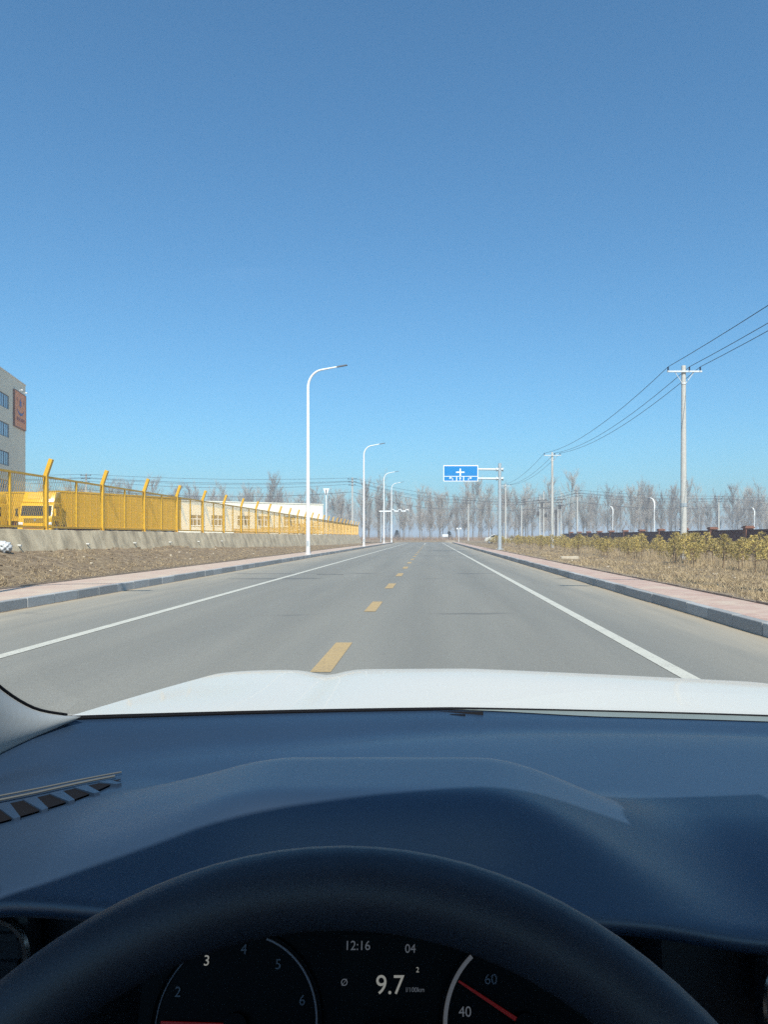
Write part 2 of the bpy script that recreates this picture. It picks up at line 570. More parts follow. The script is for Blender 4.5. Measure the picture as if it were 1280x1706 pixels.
def fbm(x, y, s):
    a = 0
    for k, (fx, fy, ph) in enumerate(((1.0, 1.3, 0.2), (2.1, 1.7, 1.3), (3.9, 4.3, 2.1), (7.3, 6.1, 0.7))):
        a += math.sin(x * s * fx + ph + 1.7 * math.sin(y * s * fy * 0.6)) * math.cos(y * s * fy + ph * 2 + math.sin(x * s * fx * .5)) / (k + 1.2)
    return a


def ground_z(x, y):
    if CR0 - 0.2 <= y <= CR1:
        return -0.04
    if y > CR1:
        return -0.04 + 0.42 * sstep(CR1, CR1 + 4, y) + 0.05 * fbm(x, y, 0.3)
    if KL - 0.15 < x < KR + 0.15:
        return -0.04
    e = sstep(150, 159, y)
    if x <= KL:
        if x > -9.15: return 0.1
        if x > WX - 0.1:
            t = (-9.15 - x) / (-9.15 - WX)
            h = lerp_table(wall_ground, y)
            t = min(1, t * 1.12)
            b = fbm(x, y, 1.6) * 0.035 * min(1, t * 3) + 0.10 * sstep(0.55, 1.0, t) * max(0, fbm(x * .4, y, 0.5)) * (1 - sstep(28, 60, y) * .5)
            return (0.2 + (h - 0.2) * (t ** 0.85) + b) * (1 - e) + 0.03 * e
        if y < WALL_END:
            return YARD
        return 0.12 * (1 - e) + 0.03 * e
    if x < 5.55: return 0.1
    b = fbm(x, y, 1.3) * 0.03 * sstep(5.6, 7, x)
    return (0.2 + b) * (1 - e) + 0.03 * e


xs = [-3000, -1800, -1200, -600, -300, -150, -90, -60, -40, -28, -20, -15, -12.4, -12.12, -12.1] + list(np.arange(-11.95, -9.15, 0.2)) + [-9.16, -9.14, -8, -7.55, -7.25] \
     + [-6, -3, 0, 3, 4.2, 4.5, 5, 5.54, 5.56] + list(np.arange(5.75, 12, 0.25)) + list(np.arange(12, 22, 0.7)) + [23, 26, 30, 36, 45, 60, 90, 150, 300, 600, 1200, 1800, 3000]
ys = [-400, -100, -40, -15, -5, 0, 4] + list(np.arange(7, 45, 0.28)) + list(np.arange(45, 90, 0.8)) + list(np.arange(90, 127, 2)) + [127.8, 128.2] + list(np.arange(130, 160, 3)) \
     + [160.7, 160.9, 165, 170, 175, CR1, CR1 + 1, CR1 + 2, CR1 + 3, CR1 + 4] + list(np.arange(186, 240, 4)) + [260, 300, 400, 600, 900, 1500, 2500, 3600]
mb = MB()
mb.grid([[(x, y, ground_z(x, y)) for x in xs] for y in ys])
g = mb.build('ground', M['soil'], smooth='all', fix=False)
tag(g, 'bare brown soil verges and fields of dry grass', None, kind='structure')

# road sheet, crossing road
mb = MB()
yy = [-60, 0] + list(np.arange(4, 162, 4))
mb.grid([[(x, y, 0.0) for x in (KL + 0.01, -4, -1, 2, KR - 0.01)] for y in yy])
# flared mouth and crossing road
mb.grid([[(x, y, 0.0) for x in (-900, -60, -20, 0, 20, 60, 900)] for y in (160, 165, 172, CR1)])
tag(mb.build('road', M['asphalt'], fix=False), 'grey asphalt road running up to a crossing road', kind='structure')

roadmarks = []


def strip(name, x0, x1, y0, y1, m, z=0.005, parent=None):
    b = MB()
    n = max(1, int((y1 - y0) / 6))
    b.grid([[(x0, y0 + (y1 - y0) * i / n, z), (x1, y0 + (y1 - y0) * i / n, z)] for i in range(n + 1)])
    o = b.build(name, m, parent, fix=False)
    return o


road = bpy.data.objects['road']
strip('edge_line', -4.75, -4.59, -20, 158, M['white_line'], parent=road)
strip('edge_line', 2.30, 2.46, -20, 158, M['white_line'], parent=road)
dash = MB().grid([[(-0.1, 0, 0), (0.1, 0, 0)], [(-0.1, 2.05, 0), (0.1, 2.05, 0)]]).mesh('centre_dash', M['yellow_line'], fix=False)
y = 7.36 - 5.95 * 2
while y < 118:
    link('centre_dash', dash, road, (-1.06, y, 0.005))
    y += 5.95
strip('centre_line', -1.14, -0.98, 122, 156, M['white_line'], parent=road)
sq = MB().grid([[(-0.3, 0, 0), (0.3, 0, 0)], [(-0.3, 0.5, 0), (0.3, 0.5, 0)]]).mesh('give_way_dash', M['white_line'], fix=False)
x = -9.0
while x < 6.5:
    link('give_way_dash', sq, road, (x, 160.3, 0.005))
    x += 1.1
# dark repair seams seen further along the lane
for (x0, x1, y0) in ((-0.4, 3.2, 52.0), (-0.3, 2.0, 71.0), (-3.9, -3.0, 26.2)):
    b = MB().grid([[(x0 + (x1 - x0) * i / 8, y0 + 0.12 * math.sin(i * 1.7) + s, 0.004) for i in range(9)] for s in (0, 0.16)])
    b.build('crack_seal', mat('bitumen_seal' + str(y0), (0.085, 0.085, 0.085), 0.7, 0.2, 12), road, fix=False)


# kerbs: single stones as far as they can be told apart, then one run
def make_kerb(name, face_x, sgn, label):
    root = empty(name)
    tag(root, label, kind='structure')
    w = 0.15
    st = MB()
    x0, x1 = (0, w) if sgn > 0 else (-w, 0)
    st.box(x0, x1, 0.006, 0.994, -0.1, KZ)
    me = st.mesh('kerb_stone', M['granite'], bevel=0.012, seg=2)
    for i in range(-4, 72):
        link('kerb_stone', me, root, (face_x + random.uniform(-.006, .006), i * 1.0, random.uniform(-.008, .006)))
    rest = MB()
    path = [(face_x, yv) for yv in np.arange(72, 153, 1.0)]
    for a in np.linspace(0, math.pi / 2, 10):
        path.append((face_x + sgn * 7 * (1 - math.cos(a)), 152 + 7 * math.sin(a)))
    for i in range(len(path) - 1):
        p, q = Vector(path[i]), Vector(path[i + 1])
        d = (q - p).normalized()
        nrm = Vector((-d.y, d.x)) * (-sgn)
        p2, q2 = p + d * 0.006, q - d * 0.006
        vs = [(*p2, -0.1), (*q2, -0.1), (*(q2 + nrm * w), -0.1), (*(p2 + nrm * w), -0.1)]
        vs = vs + [(a, b_, KZ) for a, b_, _ in vs]
        rest.add(vs, [(0, 3, 2, 1), (4, 5, 6, 7), (0, 1, 5, 4), (1, 2, 6, 5), (2, 3, 7, 6), (3, 0, 4, 7)])
    o = rest.build('distant_kerb_stones', M['granite'], root)
    o['kind'] = 'stuff'
    return root


make_kerb('kerb_left', KL, -1, 'grey granite kerb stones along the verge below the yellow fence')
make_kerb('kerb_right', KR, 1, 'grey granite kerb stones along the verge with the saplings')

# pavements
for name, xa, xb, sgn, lab in (('pavement_left', KL - 0.153, -9.1, -1, 'dusty pink paver footpath below the yellow fence'),
                               ('pavement_right', KR + 0.153, 5.5, 1, 'pink paver footpath beside the dry grass verge')):
    b = MB()
    w = abs(xb - xa)
    rows = []
    for yv in list(np.arange(-4, 152, 2)):
        rows.append([(xa + (xb - xa) * t, yv, KZ - 0.008 + 0.006 * fbm(xa + (xb - xa) * t, yv, 0.9)) for t in (0, .2, .4, .6, .8, 1)])
    for a in np.linspace(0, math.pi / 2, 8):
        cx, cy = xa + sgn * 6.85, 152
        rows.append([(cx - sgn * (6.85 - w * t) * math.cos(a), cy + (6.85 - w * t) * math.sin(a), KZ - 0.008) for t in (0, .2, .4, .6, .8, 1)])
    b.grid(rows)
    tag(b.build(name, M['pavers'], fix=False), lab, kind='structure')
    e = MB()
    prev = -4.0
    for i in range(-4, 120, 1):
        e.box(min(xb, xb + sgn * 0.06), max(xb, xb + sgn * 0.06), i + 0.01, i + 0.99, -0.05, KZ + 0.022 + 0.008 * math.sin(i * 2.3), None)
    o = e.build('edging', M['edging'], bpy.data.objects[name])
    o['kind'] = 'stuff'

# ================================================================== LEFT SIDE: wall, fence, yard
wall = empty('retaining_wall', (0, 0, 0))
tag(wall, 'rough grey cement retaining wall below the yellow mesh fence', 'wall')
b = MB()
TOPZ = 1.51
yw = list(np.arange(8, 60, 0.25)) + list(np.arange(60, WALL_END, 1.0)) + [WALL_END]
rows = []
for yv in yw:
    row = []
    for zz in np.linspace(-0.2, TOPZ, 12):
        row.append((WX + 0.36 * (TOPZ - zz) + 0.02 * fbm(zz * 1.2, yv, 1.3) + 0.008 * fbm(zz * 2, yv, 5.2), yv, zz + (0.014 * fbm(1.0, yv, 1.7) if zz > TOPZ - .01 else 0)))
    zt = row[-1][2]
    row += [(WX - 0.03, yv, zt + 0.006), (WX - 0.25, yv, zt + 0.004), (WX - 0.28, yv, -0.2)]
    rows.append(row)
b.grid(rows)
n = len(rows[0])
o0 = len(b.v) - n
b.f.append(tuple(range(o0, o0 + n))); b.m.append(0)
b.f.append(tuple(range(n - 1, -1, -1))); b.m.append(0)
b.build('wall_body', M['cement'], wall, smooth=True, fix=True)
for yv in (18.2, 22.0, 26.4, 30.6, 34.75, 39.0, 43.3):
    p = MB().tube([(WX - 0.05, yv, 1.06), (WX + 0.27, yv, 1.04)], 0.035, 10)
    p.build('weep_pipe', M['concrete_pole'], wall, smooth=True)

fence = empty('mesh_fence', (WX - 0.13, 24.2, TOPZ))
tag(fence, 'yellow expanded mesh security fence with bent post tops on the cement wall', 'fence')
FT = 3.23 - TOPZ
SP = 4.15
post_me = MB()
post_me.box(-.06, .06, -.06, .06, 0, FT)
post_me.box(-.1, .1, -.1, .1, 0, .015)
tilt = Matrix.Translation((0, 0, FT)) @ Matrix.Rotation(R(19), 4, 'Y')
post_me.box(-.058, .058, -.058, .058, -.02, .54, tilt)
post_me = post_me.mesh('post', M['fence'])
mid_me = MB().box(-.03, .03, -.03, .03, 0.06, FT - .03).mesh('middle_post', M['fence'])
rail_me = MB().box(-.028, .028, .06, SP - .06, -.03, .03).mesh('rail', M['fence'])
pw, ph = SP / 2 - .1, FT - .2


def clip(p, q):
    # clip segment in (u,v) to panel
    t0, t1 = 0.0, 1.0
    dx, dy = q[0] - p[0], q[1] - p[1]
    for pp, qq in ((-dx, p[0]), (dx, pw - p[0]), (-dy, p[1]), (dy, ph - p[1])):
        if abs(pp) < 1e-9:
            if qq < 0: return None
        else:
            r = qq / pp
            if pp < 0: t0 = max(t0, r)
            else: t1 = min(t1, r)
    if t0 >= t1: return None
    return (p[0] + dx * t0, p[1] + dy * t0), (p[0] + dx * t1, p[1] + dy * t1)


def mesh_panel(dw, dh, sw, th=.003):
    mesh_b = MB()
    slope = dh / dw
    ang = math.atan2(dh, dw)
    for s in (1, -1):
        u = -ph / slope - dw if s > 0 else 0
        while u < pw + ph / slope + dw:
            seg = clip((u, 0), (u + s * ph / slope, ph))
            if seg:
                (a0, a1), (b0, b1) = seg
                off = sw / 2 / math.sin(ang)
                xo = s * th * 0.75
                mesh_b.add([(xo - th / 2, a0 - off, a1), (xo - th / 2, a0 + off, a1), (xo - th / 2, b0 + off, b1), (xo - th / 2, b0 - off, b1),
                            (xo + th / 2, a0 - off, a1), (xo + th / 2, a0 + off, a1), (xo + th / 2, b0 + off, b1), (xo + th / 2, b0 - off, b1)],
                           [(0, 1, 2, 3), (4, 7, 6, 5), (0, 3, 7, 4), (1, 5, 6, 2)])
            u += dw
    return mesh_b.mesh('mesh_panel', M['fence'])


mesh_near, mesh_far = mesh_panel(.115, .24, .0095), mesh_panel(.05, .10, .0038)
k0, k1 = -2, 25
for k in range(k0, k1 + 1):
    link('post', post_me, fence, (0, k * SP, 0))
    if k < k1:
        link('middle_post', mid_me, fence, (0, k * SP + SP / 2, 0))
        link('rail', rail_me, fence, (0, k * SP, 0.09))
        link('rail', rail_me, fence, (0, k * SP, FT - .05))
        for q in (0, 1):
            o = link('mesh_panel', mesh_near if k < 3 else mesh_far, fence, (0, k * SP + q * (SP / 2) + (.06 if q == 0 else .04), 0.12))
            o['kind'] = 'stuff'


# ------------------------------------------------------------------ white warehouse behind the fence
def facade_frame(A, B):
    A, B = Vector((*A, 0)), Vector((*B, 0))
    d = (B - A).normalized()
    return A, d, (B - A).length, math.atan2(d.y, d.x)


A, d, Lf, rz = facade_frame((-41.0, 96.3), (-16.0, 114.0))
bld = empty('warehouse', (A.x, A.y, YARD), rz)
tag(bld, 'low white warehouse with a flat roof and a row of white-framed windows', 'warehouse')
H = 4.62
wins = []
for px in (328.5, 363.5, 406.5, 440.5, 483.0):
    k = (px - 718) / 1280
    # intersect the sight line with the facade to find the spacing along it
    t = (k * A.y - A.x) / (d.x - k * d.y)
    wins.append(t)
Wz0, Wz1, Ww = 1.36, 2.8, 1.95
mb = MB().mat(M['whitewall'])
cuts = sorted([0.0, Lf] + [w - Ww / 2 for w in wins] + [w + Ww / 2 for w in wins])
for i in range(len(cuts) - 1):
    a, c = cuts[i], cuts[i + 1]
    if i % 2 == 1:
        mb.box(a, c, 0, 0.24, 0, Wz0)
        mb.box(a, c, 0, 0.24, Wz1, H)
    else:
        mb.box(a, c, 0, 0.24, 0, H)
mb.box(0, Lf, 14, 14.24, 0, H)
mb.box(0, 0.24, 0.24, 14, 0, H)
mb.box(Lf - 0.24, Lf, 0.24, 14, 0, H)
mb.build('wall', M['whitewall'], bld)
MB().box(0.24, Lf - .24, .24, 14, H - .35, H - .2).build('roof', M['greywall'], bld)
MB().box(-.06, Lf + .06, -.07, .3, H, H + .12).build('parapet_cap', M['whitewall'], bld)
MB().box(0.24, Lf - .24, 1.2, 1.3, 0, H - .4).build('inner_wall', M['greywall'], bld)
for w in wins:
    f = MB()
    a, c = w - Ww / 2, w + Ww / 2
    for (u0, u1) in ((a, a + .07), (c - .07, c), (w - .07, w + .07)):
        f.box(u0, u1, .06, .14, Wz0, Wz1)
    for (z0, z1) in ((Wz0, Wz0 + .07), (Wz1 - .07, Wz1), (2.22, 2.34)):
        f.box(a, c, .065, .135, z0, z1)
    for u in (w - Ww / 4, w + Ww / 4):
        f.box(u - .035, u + .035, .07, .13, Wz0, 2.24)
    fo = f.build('window', M['frame'], bld)
    for (u0, u1) in ((a, w), (w, c)):
        for (z0, z1) in ((Wz0, 2.22), (2.34, Wz1)):
            MB().box(u0 + .02, u1 - .02, .095, .105, z0 + .02, z1 - .02).build('pane', M['pane'], fo)
    MB().box(a - .06, c + .06, -.06, .06, Wz0 - .07, Wz0 - .002).build('sill', M['whitewall'], fo)


# ------------------------------------------------------------------ office block with the orange sign
A, d, Lf, rz = facade_frame((-47.5 + 0.252 * 34, 90 - 34), (-47.5, 90))
off = empty('office_block', (A.x, A.y, YARD), rz)      # local +x runs along the facade towards the far corner
tag(off, 'pale grey multi-storey office block with an orange sign beside its corner', 'building')
H = 17.55
mbw = MB()
HW = math.hypot(0.252, 1)


def face_pt(px, py):
    """where along the facade (metres from its start) and how high a sight line meets it"""
    k = (px - 718) / 1280
    t = (k * A.y - A.x) / (d.x - k * d.y)
    yv = A.y + d.y * t
    return t, 1.3 + (894 - py) / 1280 * yv - YARD


u_r, _ = face_pt(15.0, 680)
storeys = []
for (pt, pb) in ((660, 683), (708, 730), (756, 777)):
    _, zt = face_pt(14.6, pt)
    _, zb = face_pt(14.6, pb)
    storeys.append((zb, zt))
dz = (storeys[0][0] - storeys[2][0]) / 2
storeys = [(storeys[0][0] - dz * k, storeys[0][1] - dz * k) for k in range(5)]
wwid = 3.4
cols = [u_r - wwid / 2 - 5.0 * k for k in range(6)]
cols = [c for c in cols if c > 2.4]
ucuts = sorted([0, Lf] + [c - wwid / 2 for c in cols] + [c + wwid / 2 for c in cols])
for i in range(len(ucuts) - 1):
    a, c = ucuts[i], ucuts[i + 1]
    if i % 2 == 1:
        zc = [0] + [v for st in reversed(storeys) for v in st if st[0] > 0.3] + [H]
        for j in range(0, len(zc), 2):
            mbw.box(a, c, 0, .3, zc[j], zc[j + 1])
    else:
        mbw.box(a, c, 0, .3, 0, H)
mbw.box(0, Lf, 14.7, 15, 0, H)
mbw.box(0, .3, .3, 14.7, 0, H)
mbw.box(Lf - .3, Lf, .3, 14.7, 0, H)
mbw.build('wall', M['greywall'], off)
MB().box(.3, Lf - .3, .3, 14.7, H - .8, H - .6).build('roof', M['greywall'], off)
MB().box(-.05, Lf + .05, -.08, .36, H, H + .1).build('parapet_cap', M['frame'], off)
MB().box(.3, Lf - .3, 1.5, 1.6, 0, H - .9).build('inner_wall', M['greywall'], off)
for c in cols:
    if c < 1.2: continue
    for (z0, z1) in storeys:
        if z0 < 0.3: continue
        f = MB()
        a, e = c - wwid / 2, c + wwid / 2
        for (u0, u1) in ((a, a + .1), (e - .1, e), (c - .06, c + .06)):
            f.box(u0, u1, .05, .13, z0, z1)
        for (q0, q1) in ((z0, z0 + .09), (z1 - .09, z1)):
            f.box(a, e, .055, .125, q0, q1)
        for u in (c - wwid / 4, c + wwid / 4):
            f.box(u - .025, u + .025, .06, .12, z0, z1)
        fo = f.build('window', M['frame_dark'], off)
        for (u0, u1) in ((a, c), (c, e)):
            MB().box(u0 + .03, u1 - .03, .085, .095, z0 + .03, z1 - .03).build('pane', M['pane_blue'], fo)
# orange sign: frame, sheet, star, eyes, smile, small characters, two lamps
s0, zt0 = face_pt(22.0, 649)
s1, zt1 = face_pt(40.6, 658)
_, zb0 = face_pt(21.2, 708)
zs0, zs1 = zb0, zt0
sign = empty('wall_sign', (s0, 0, zs0), 0, off)
sw_, sh_ = s1 - s0, zs1 - zs0
MB().box(0, sw_, -.16, -.02, 0, sh_).build('sign_sheet', M['orange'], sign)
fr = MB()
for (x0, x1, z0, z1) in ((-.07, 0, -.07, sh_ + .07), (sw_, sw_ + .07, -.07, sh_ + .07), (0, sw_, -.07, 0), (0, sw_, sh_, sh_ + .07)):
    fr.box(x0, x1, -.19, -.02, z0, z1)
fr.build('sign_frame', mat('sign_edge', (0.2, 0.06, 0.03), .6), sign)
star = MB()
cx, cz = sw_ * .5, sh_ * .70
pts = []
for k in range(12):
    r = (.15 if k % 2 == 0 else .075) * sh_
    a = math.pi / 2 + k * math.pi / 6
    pts.append((cx + r * math.cos(a) * .95, cz + r * math.sin(a)))
star.add([(x, -.18, z) for x, z in pts] + [(x, -.165, z) for x, z in pts], [tuple(range(12))] + [(i, (i + 1) % 12, (i + 1) % 12 + 12, i + 12) for i in range(12)])
star.build('star_emblem', M['logoblue'], sign)
for ex in (.2, .8):
    MB().box(sw_ * ex - .09, sw_ * ex + .09, -.18, -.165, cz + .02, cz + .5).build('eye_mark', M['logored'], sign)
sm = MB()
arc = [(sw_ * .5 + math.cos(a) * sw_ * .32, sh_ * .585 + math.sin(a) * sh_ * .2, .02 + .26 * math.sin(-a)) for a in np.linspace(-math.pi * .97, -math.pi * .03, 15)]
sm.grid([[(x, -.178, z + w * .5) for x, z, w in arc], [(x, -.178, z - w * .5) for x, z, w in arc]])
sm.build('smile_mark', M['logoblue'], sign, fix=False)
for k in range(4):
    gx = sw_ * (.16 + .19 * k)
    ch = MB()
    rr = random.Random(k)
    for q in range(4):
        zz = sh_ * .185 + q * sh_ * .026
        ch.box(gx, gx + sw_ * .14, -.178, -.165, zz, zz + sh_ * .011)
    for q in range(2):
        xx = gx + sw_ * (.02 + .08 * q + rr.uniform(-.01, .02))
        ch.box(xx, xx + sw_ * .022, -.182, -.165, sh_ * .178, sh_ * .285)
    ch.build('character', M['logored'], sign)
for ex in (.35, .75):
    lm = MB()
    lm.tube([(sw_ * ex, -.02, sh_ + .2), (sw_ * ex, -.5, sh_ + .25)], .025, 6)
    lm.box(sw_ * ex - .14, sw_ * ex + .14, -.6, -.42, sh_ + .2, sh_ + .3)
    lm.build('sign_floodlight', M['signwhite'], sign)


# ------------------------------------------------------------------ lorries in the yard
def wheel(parent, x, y, z, r=.48, w=.28):
    t = MB()
    prof = [(r * .62, -w / 2), (r * .94, -w / 2), (r, -w / 2 + .04), (r, w / 2 - .04), (r * .94, w / 2), (r * .62, w / 2)]
    n = 20
    rows = [[(q, p * math.cos(2 * math.pi * k / n), p * math.sin(2 * math.pi * k / n)) for k in range(n + 1)] for p, q in prof]
    t.grid(rows)
    o = t.build('wheel', M['dark'], parent, smooth=True, loc=(x, y, z))
    rim = MB()
    rim.disc((0, 0, 0), r * .63, 'x', 16, w * .7)
    rim.disc((0, 0, 0), r * .2, 'x', 10, w * .9)
    rim.build('rim', M['galv'], o)
    return o


def make_cab(name, loc, rz, label):
    c = empty(name, loc, rz)       # faces local -y, base on the yard
    tag(c, label, 'lorry', 'lorries parked behind the yellow fence')
    w = 1.12
    prof = [(0, .55), (-.08, .62), (-.10, 1.25), (.02, 1.32), (.30, 2.12), (.42, 2.28), (.62, 2.36), (2.0, 2.36), (2.05, 2.2), (2.05, .72), (1.5, .70), (1.42, 1.0), (.62, 1.0), (.52, .55)]
    MB().prism(prof, -w, w).build('cab_body', M['truck'], c, bevel=.05, seg=3, smooth=True)
    d_ = [(.55, 2.362), (1.0, 3.1), (1.9, 3.18), (2.0, 2.362)]
    df = MB().prism(d_, -w * .96, w * .96).build('wind_deflector', M['truck'], c, bevel=.04, smooth=True)
    MB().prism([(.695, 2.62), (.70, 2.60), (.955, 3.02), (.95, 3.04)], -w * .7, w * .7).build('deflector_recess', M['trailer'], df)
    ws = MB().prism([(.045, 1.40), (.01, 1.385), (.265, 2.09), (.30, 2.105)], -w * .9, w * .9).build('windscreen', M['truckglass'], c, bevel=.008)
    MB().tube([(-.4, .06, 1.43), (.1, .16, 1.62)], .012, 5).build('wiper', M['dark'], ws)
    gr = MB().box(-w * .66, w * .66, -.125, -.09, .93, 1.2).build('grille', M['dark'], c)
    for k in range(3):
        MB().box(-w * .62, w * .62, -.14, -.12, .965 + k * .085, .995 + k * .085).build('slat', M['truck'], gr)
    MB().disc((0, -.14, 1.08), .09, 'y', 18, .02).build('badge', M['chrome'], gr)
    MB().box(-w * 1.02, w * 1.02, -.22, .3, .36, .66).build('bumper', M['truck'], c, bevel=.05)
    MB().box(-w * .7, w * .7, -.235, -.2, .47, .55).build('bumper_slot', M['rust'], c)
    for s in (-1, 1):
        MB().box(s * w * .86 - .16, s * w * .86 + .16, -.14, -.05, .74, .92).build('headlight', M['signwhite'], c, bevel=.03)
        MB().box(s * w + (-.012 if s > 0 else -.008), s * w + (.012 if s > 0 else .012), .52, 1.45, 1.42, 2.08).build('side_window', M['truckglass'], c)
        m_ = MB()
        m_.cbox((s * (w + .17), .08, 1.62), (.16, .14, .55))
        mo = m_.build('mirror', M['truck'] if s > 0 else M['dark'], c, bevel=.03)
        MB().tube([(s * w, .25, 1.95), (s * (w + .17), .1, 1.95), (s * (w + .17), .1, 1.3), (s * w, .2, 1.3)], .018, 6).build('bracket', M['dark'], mo)
        wheel(c, s * (w - .16), 1.05, .48)
    ch = MB()
    for s in (-.4, .4): ch.box(s - .05, s + .05, .4, 4.2, .55, .75)
    ch.box(-.45, .45, 2.6, 3.7, .75, 1.0)
    ch.build('chassis', M['rust'], c)
    for s in (-1, 1): wheel(c, s * (w - .2), 3.3, .48)
    return c


def make_trailer(name, A, B, z0, z1, label, depth=2.45):
    A_, d_, L_, rz_ = facade_frame(A, B)
    t = empty(name, (A_.x, A_.y, YARD), rz_)
    tag(t, label, 'trailer', 'box trailers parked behind the yellow fence')
    bx = MB().box(0, L_, 0, depth, z0, z1).build('box_body', M['trailer'], t, bevel=.02)
    n = int(L_ / .55)
    rib = MB().box(-.035, .035, -.025, .03, z0 + .12, z1 - .12).mesh('rib', M['trailer'], bevel=.006, seg=1)
    for i in range(1, n):
        link('rib', rib, bx, (i * L_ / n, 0, 0))
    for zz in (z0 + .06, z1 - .06):
        MB().box(-.01, L_ + .01, -.035, .02, zz - .06, zz + .06).build('edge_rail', M['trailer'], bx)
    ch = MB()
    for yv in (.5, depth - .7): ch.box(.2, L_ - .1, yv, yv + .15, z0 - .35, z0 - .01)
    ch.box(1.6, 1.8, .25, .4, .05, z0 - .01)
    ch.build('chassis', M['rust'], t)
    MB().box(2.2, L_ - 4.2, .12, .16, z0 - .75, z0 - .12).build('side_guard', M['darkmetal'], t)
    for i in range(3):
        for yv in (.3, depth - .3):
            w_ = wheel(t, L_ - 1.2 - i * 1.15, yv, .48)
            w_.rotation_euler = (0, 0, math.pi / 2)
    return t


make_cab('lorry_tractor', (-28.1, 54.6, YARD), R(8), 'yellow cab-over lorry with roof deflector facing the fence')
make_cab('lorry_tractor', (-33.55, 56.2, YARD), R(-20), 'yellow lorry cab turned away beside the plain trailer')
make_trailer('box_trailer', (-27.75, 57.3), (-22.1, 68.0), .52, 3.34, 'long yellow ribbed box trailer coupled behind the deflector cab')
make_trailer('box_trailer', (-46.0, 61.6), (-31.9, 61.6), 1.15, 3.5, 'plain yellow box trailer standing crosswise between two lorry cabs')

# ------------------------------------------------------------------ timber beyond the fence
for j, (cx, cy, nx, nz, L_, lab) in enumerate(((-15.9, 68, 5, 4, 2.6, 'neat low stack of yellow-brown timber behind the fence'),
                                              (-15.2, 77, 4, 5, 3.4, 'second stack of yellow-brown timber below the last warehouse window'))):
    t = empty('timber_stack', (cx, cy, YARD), R(20))
    tag(t, lab, 'timber', 'timber lying in the yard')
    pl = MB().box(-L_ / 2, L_ / 2, -.1, .1, 0, .12).mesh('plank', M['timber'])
    for a in range(nx):
        for k in range(nz):
            link('plank', pl, t, (random.uniform(-.15, .15), a * .23, .02 + k * .155 + j * .05), (0, 0, random.uniform(-.02, .02)))
t = empty('timber_heap', (-15.0, 92, YARD), 0)
tag(t, 'jumbled heap of loose brown boards behind the fence', 'timber', 'timber lying in the yard')
pl = MB().box(-1.5, 1.5, -.1, .1, 0, .07).mesh('board', M['timber'])
for k in range(26):
    link('board', pl, t, (random.uniform(-1.1, 1.1), random.uniform(-.6, .6), .15 + k * .05), (random.uniform(-.1, .1), random.uniform(-.35, .35), random.uniform(-.8, .8)))


# ================================================================== STREET FURNITURE
def make_street_lamp():
    r = empty('street_lamp')
    MB().tube([(0, 0, 0), (0, 0, .02)], .24, 16).build('base_plate', M['lampwhite'], r)
    pts = [(0, 0, .02), (0, 0, 3), (0, 0, 6), (0, 0, 9), (0, 0, 10.45)]
    rad = [.125, .118, .105, .092, .085]
    cx, rr = 1.0, 1.0
    for a in np.linspace(0.12, 1.38, 12):
        pts.append((cx - rr * math.cos(a) * 1.0, 0, 10.45 + rr * math.sin(a) * 1.15))
        rad.append(.085 - .02 * a)
    ex, ez = pts[-1][0], pts[-1][2]
    pts.append((ex + .55, 0, ez + .105)); rad.append(.05)
    pts.append((ex + 1.05, 0, ez + .2)); rad.append(.045)
    MB().tube(pts, rad, 14).build('pole', M['lampwhite'], r, smooth=True)
    rot = Matrix.Translation((ex + 1.0, 0, ez + .19)) @ Matrix.Rotation(-.19, 4, 'Y')
    hd = MB().add([rot @ Vector(p) for p in [(0, -.09, -.035), (.68, -.13, -.03), (.68, .13, -.03), (0, .09, -.035), (0, -.07, .045), (.62, -.1, .03), (.62, .1, .03), (0, .07, .045)]],
                  [(0, 3, 2, 1), (4, 5, 6, 7), (0, 1, 5, 4), (1, 2, 6, 5), (2, 3, 7, 6), (3, 0, 4, 7)]).build('lamp_head', M['lamphead'], r)
    MB().box(-.06, .06, -.13, -.115, .5, .85).build('service_door', M['galv'], r)
    return r


def copy_tree(o, parent=None):
    c = o.copy()
    COL.objects.link(c)
    c.parent = parent
    for ch in o.children: copy_tree(ch, c)
    return c


lamp0 = make_street_lamp()
LG = 'white curved-arm street lamps along the kerb'
lamp_spots = [(-7.75, 8.4, 0, 'tall white curved street lamp at the start of the mesh fence'),
              (-7.72, 48.3, 0, 'tall white curved street lamp standing before the warehouse end'),
              (-7.72, 88.6, 0, 'white curved street lamp standing by the far end of the fence'),
              (-7.72, 126.5, 0, 'white curved street lamp just past the end of the fence'),
              (-7.72, 151.0, 0, 'white curved street lamp at the corner of the crossing road'),
              (7.4, 10.3, math.pi, 'white curved street lamp on the sapling verge')]
for i, (x, y, rz, lab) in enumerate(lamp_spots):
    o = lamp0 if i == 0 else copy_tree(lamp0)
    o.location = (x, y, KZ if i < 5 else .2)
    o.rotation_euler = (0, 0, rz)
    tag(o, lab, 'street lamp', LG)

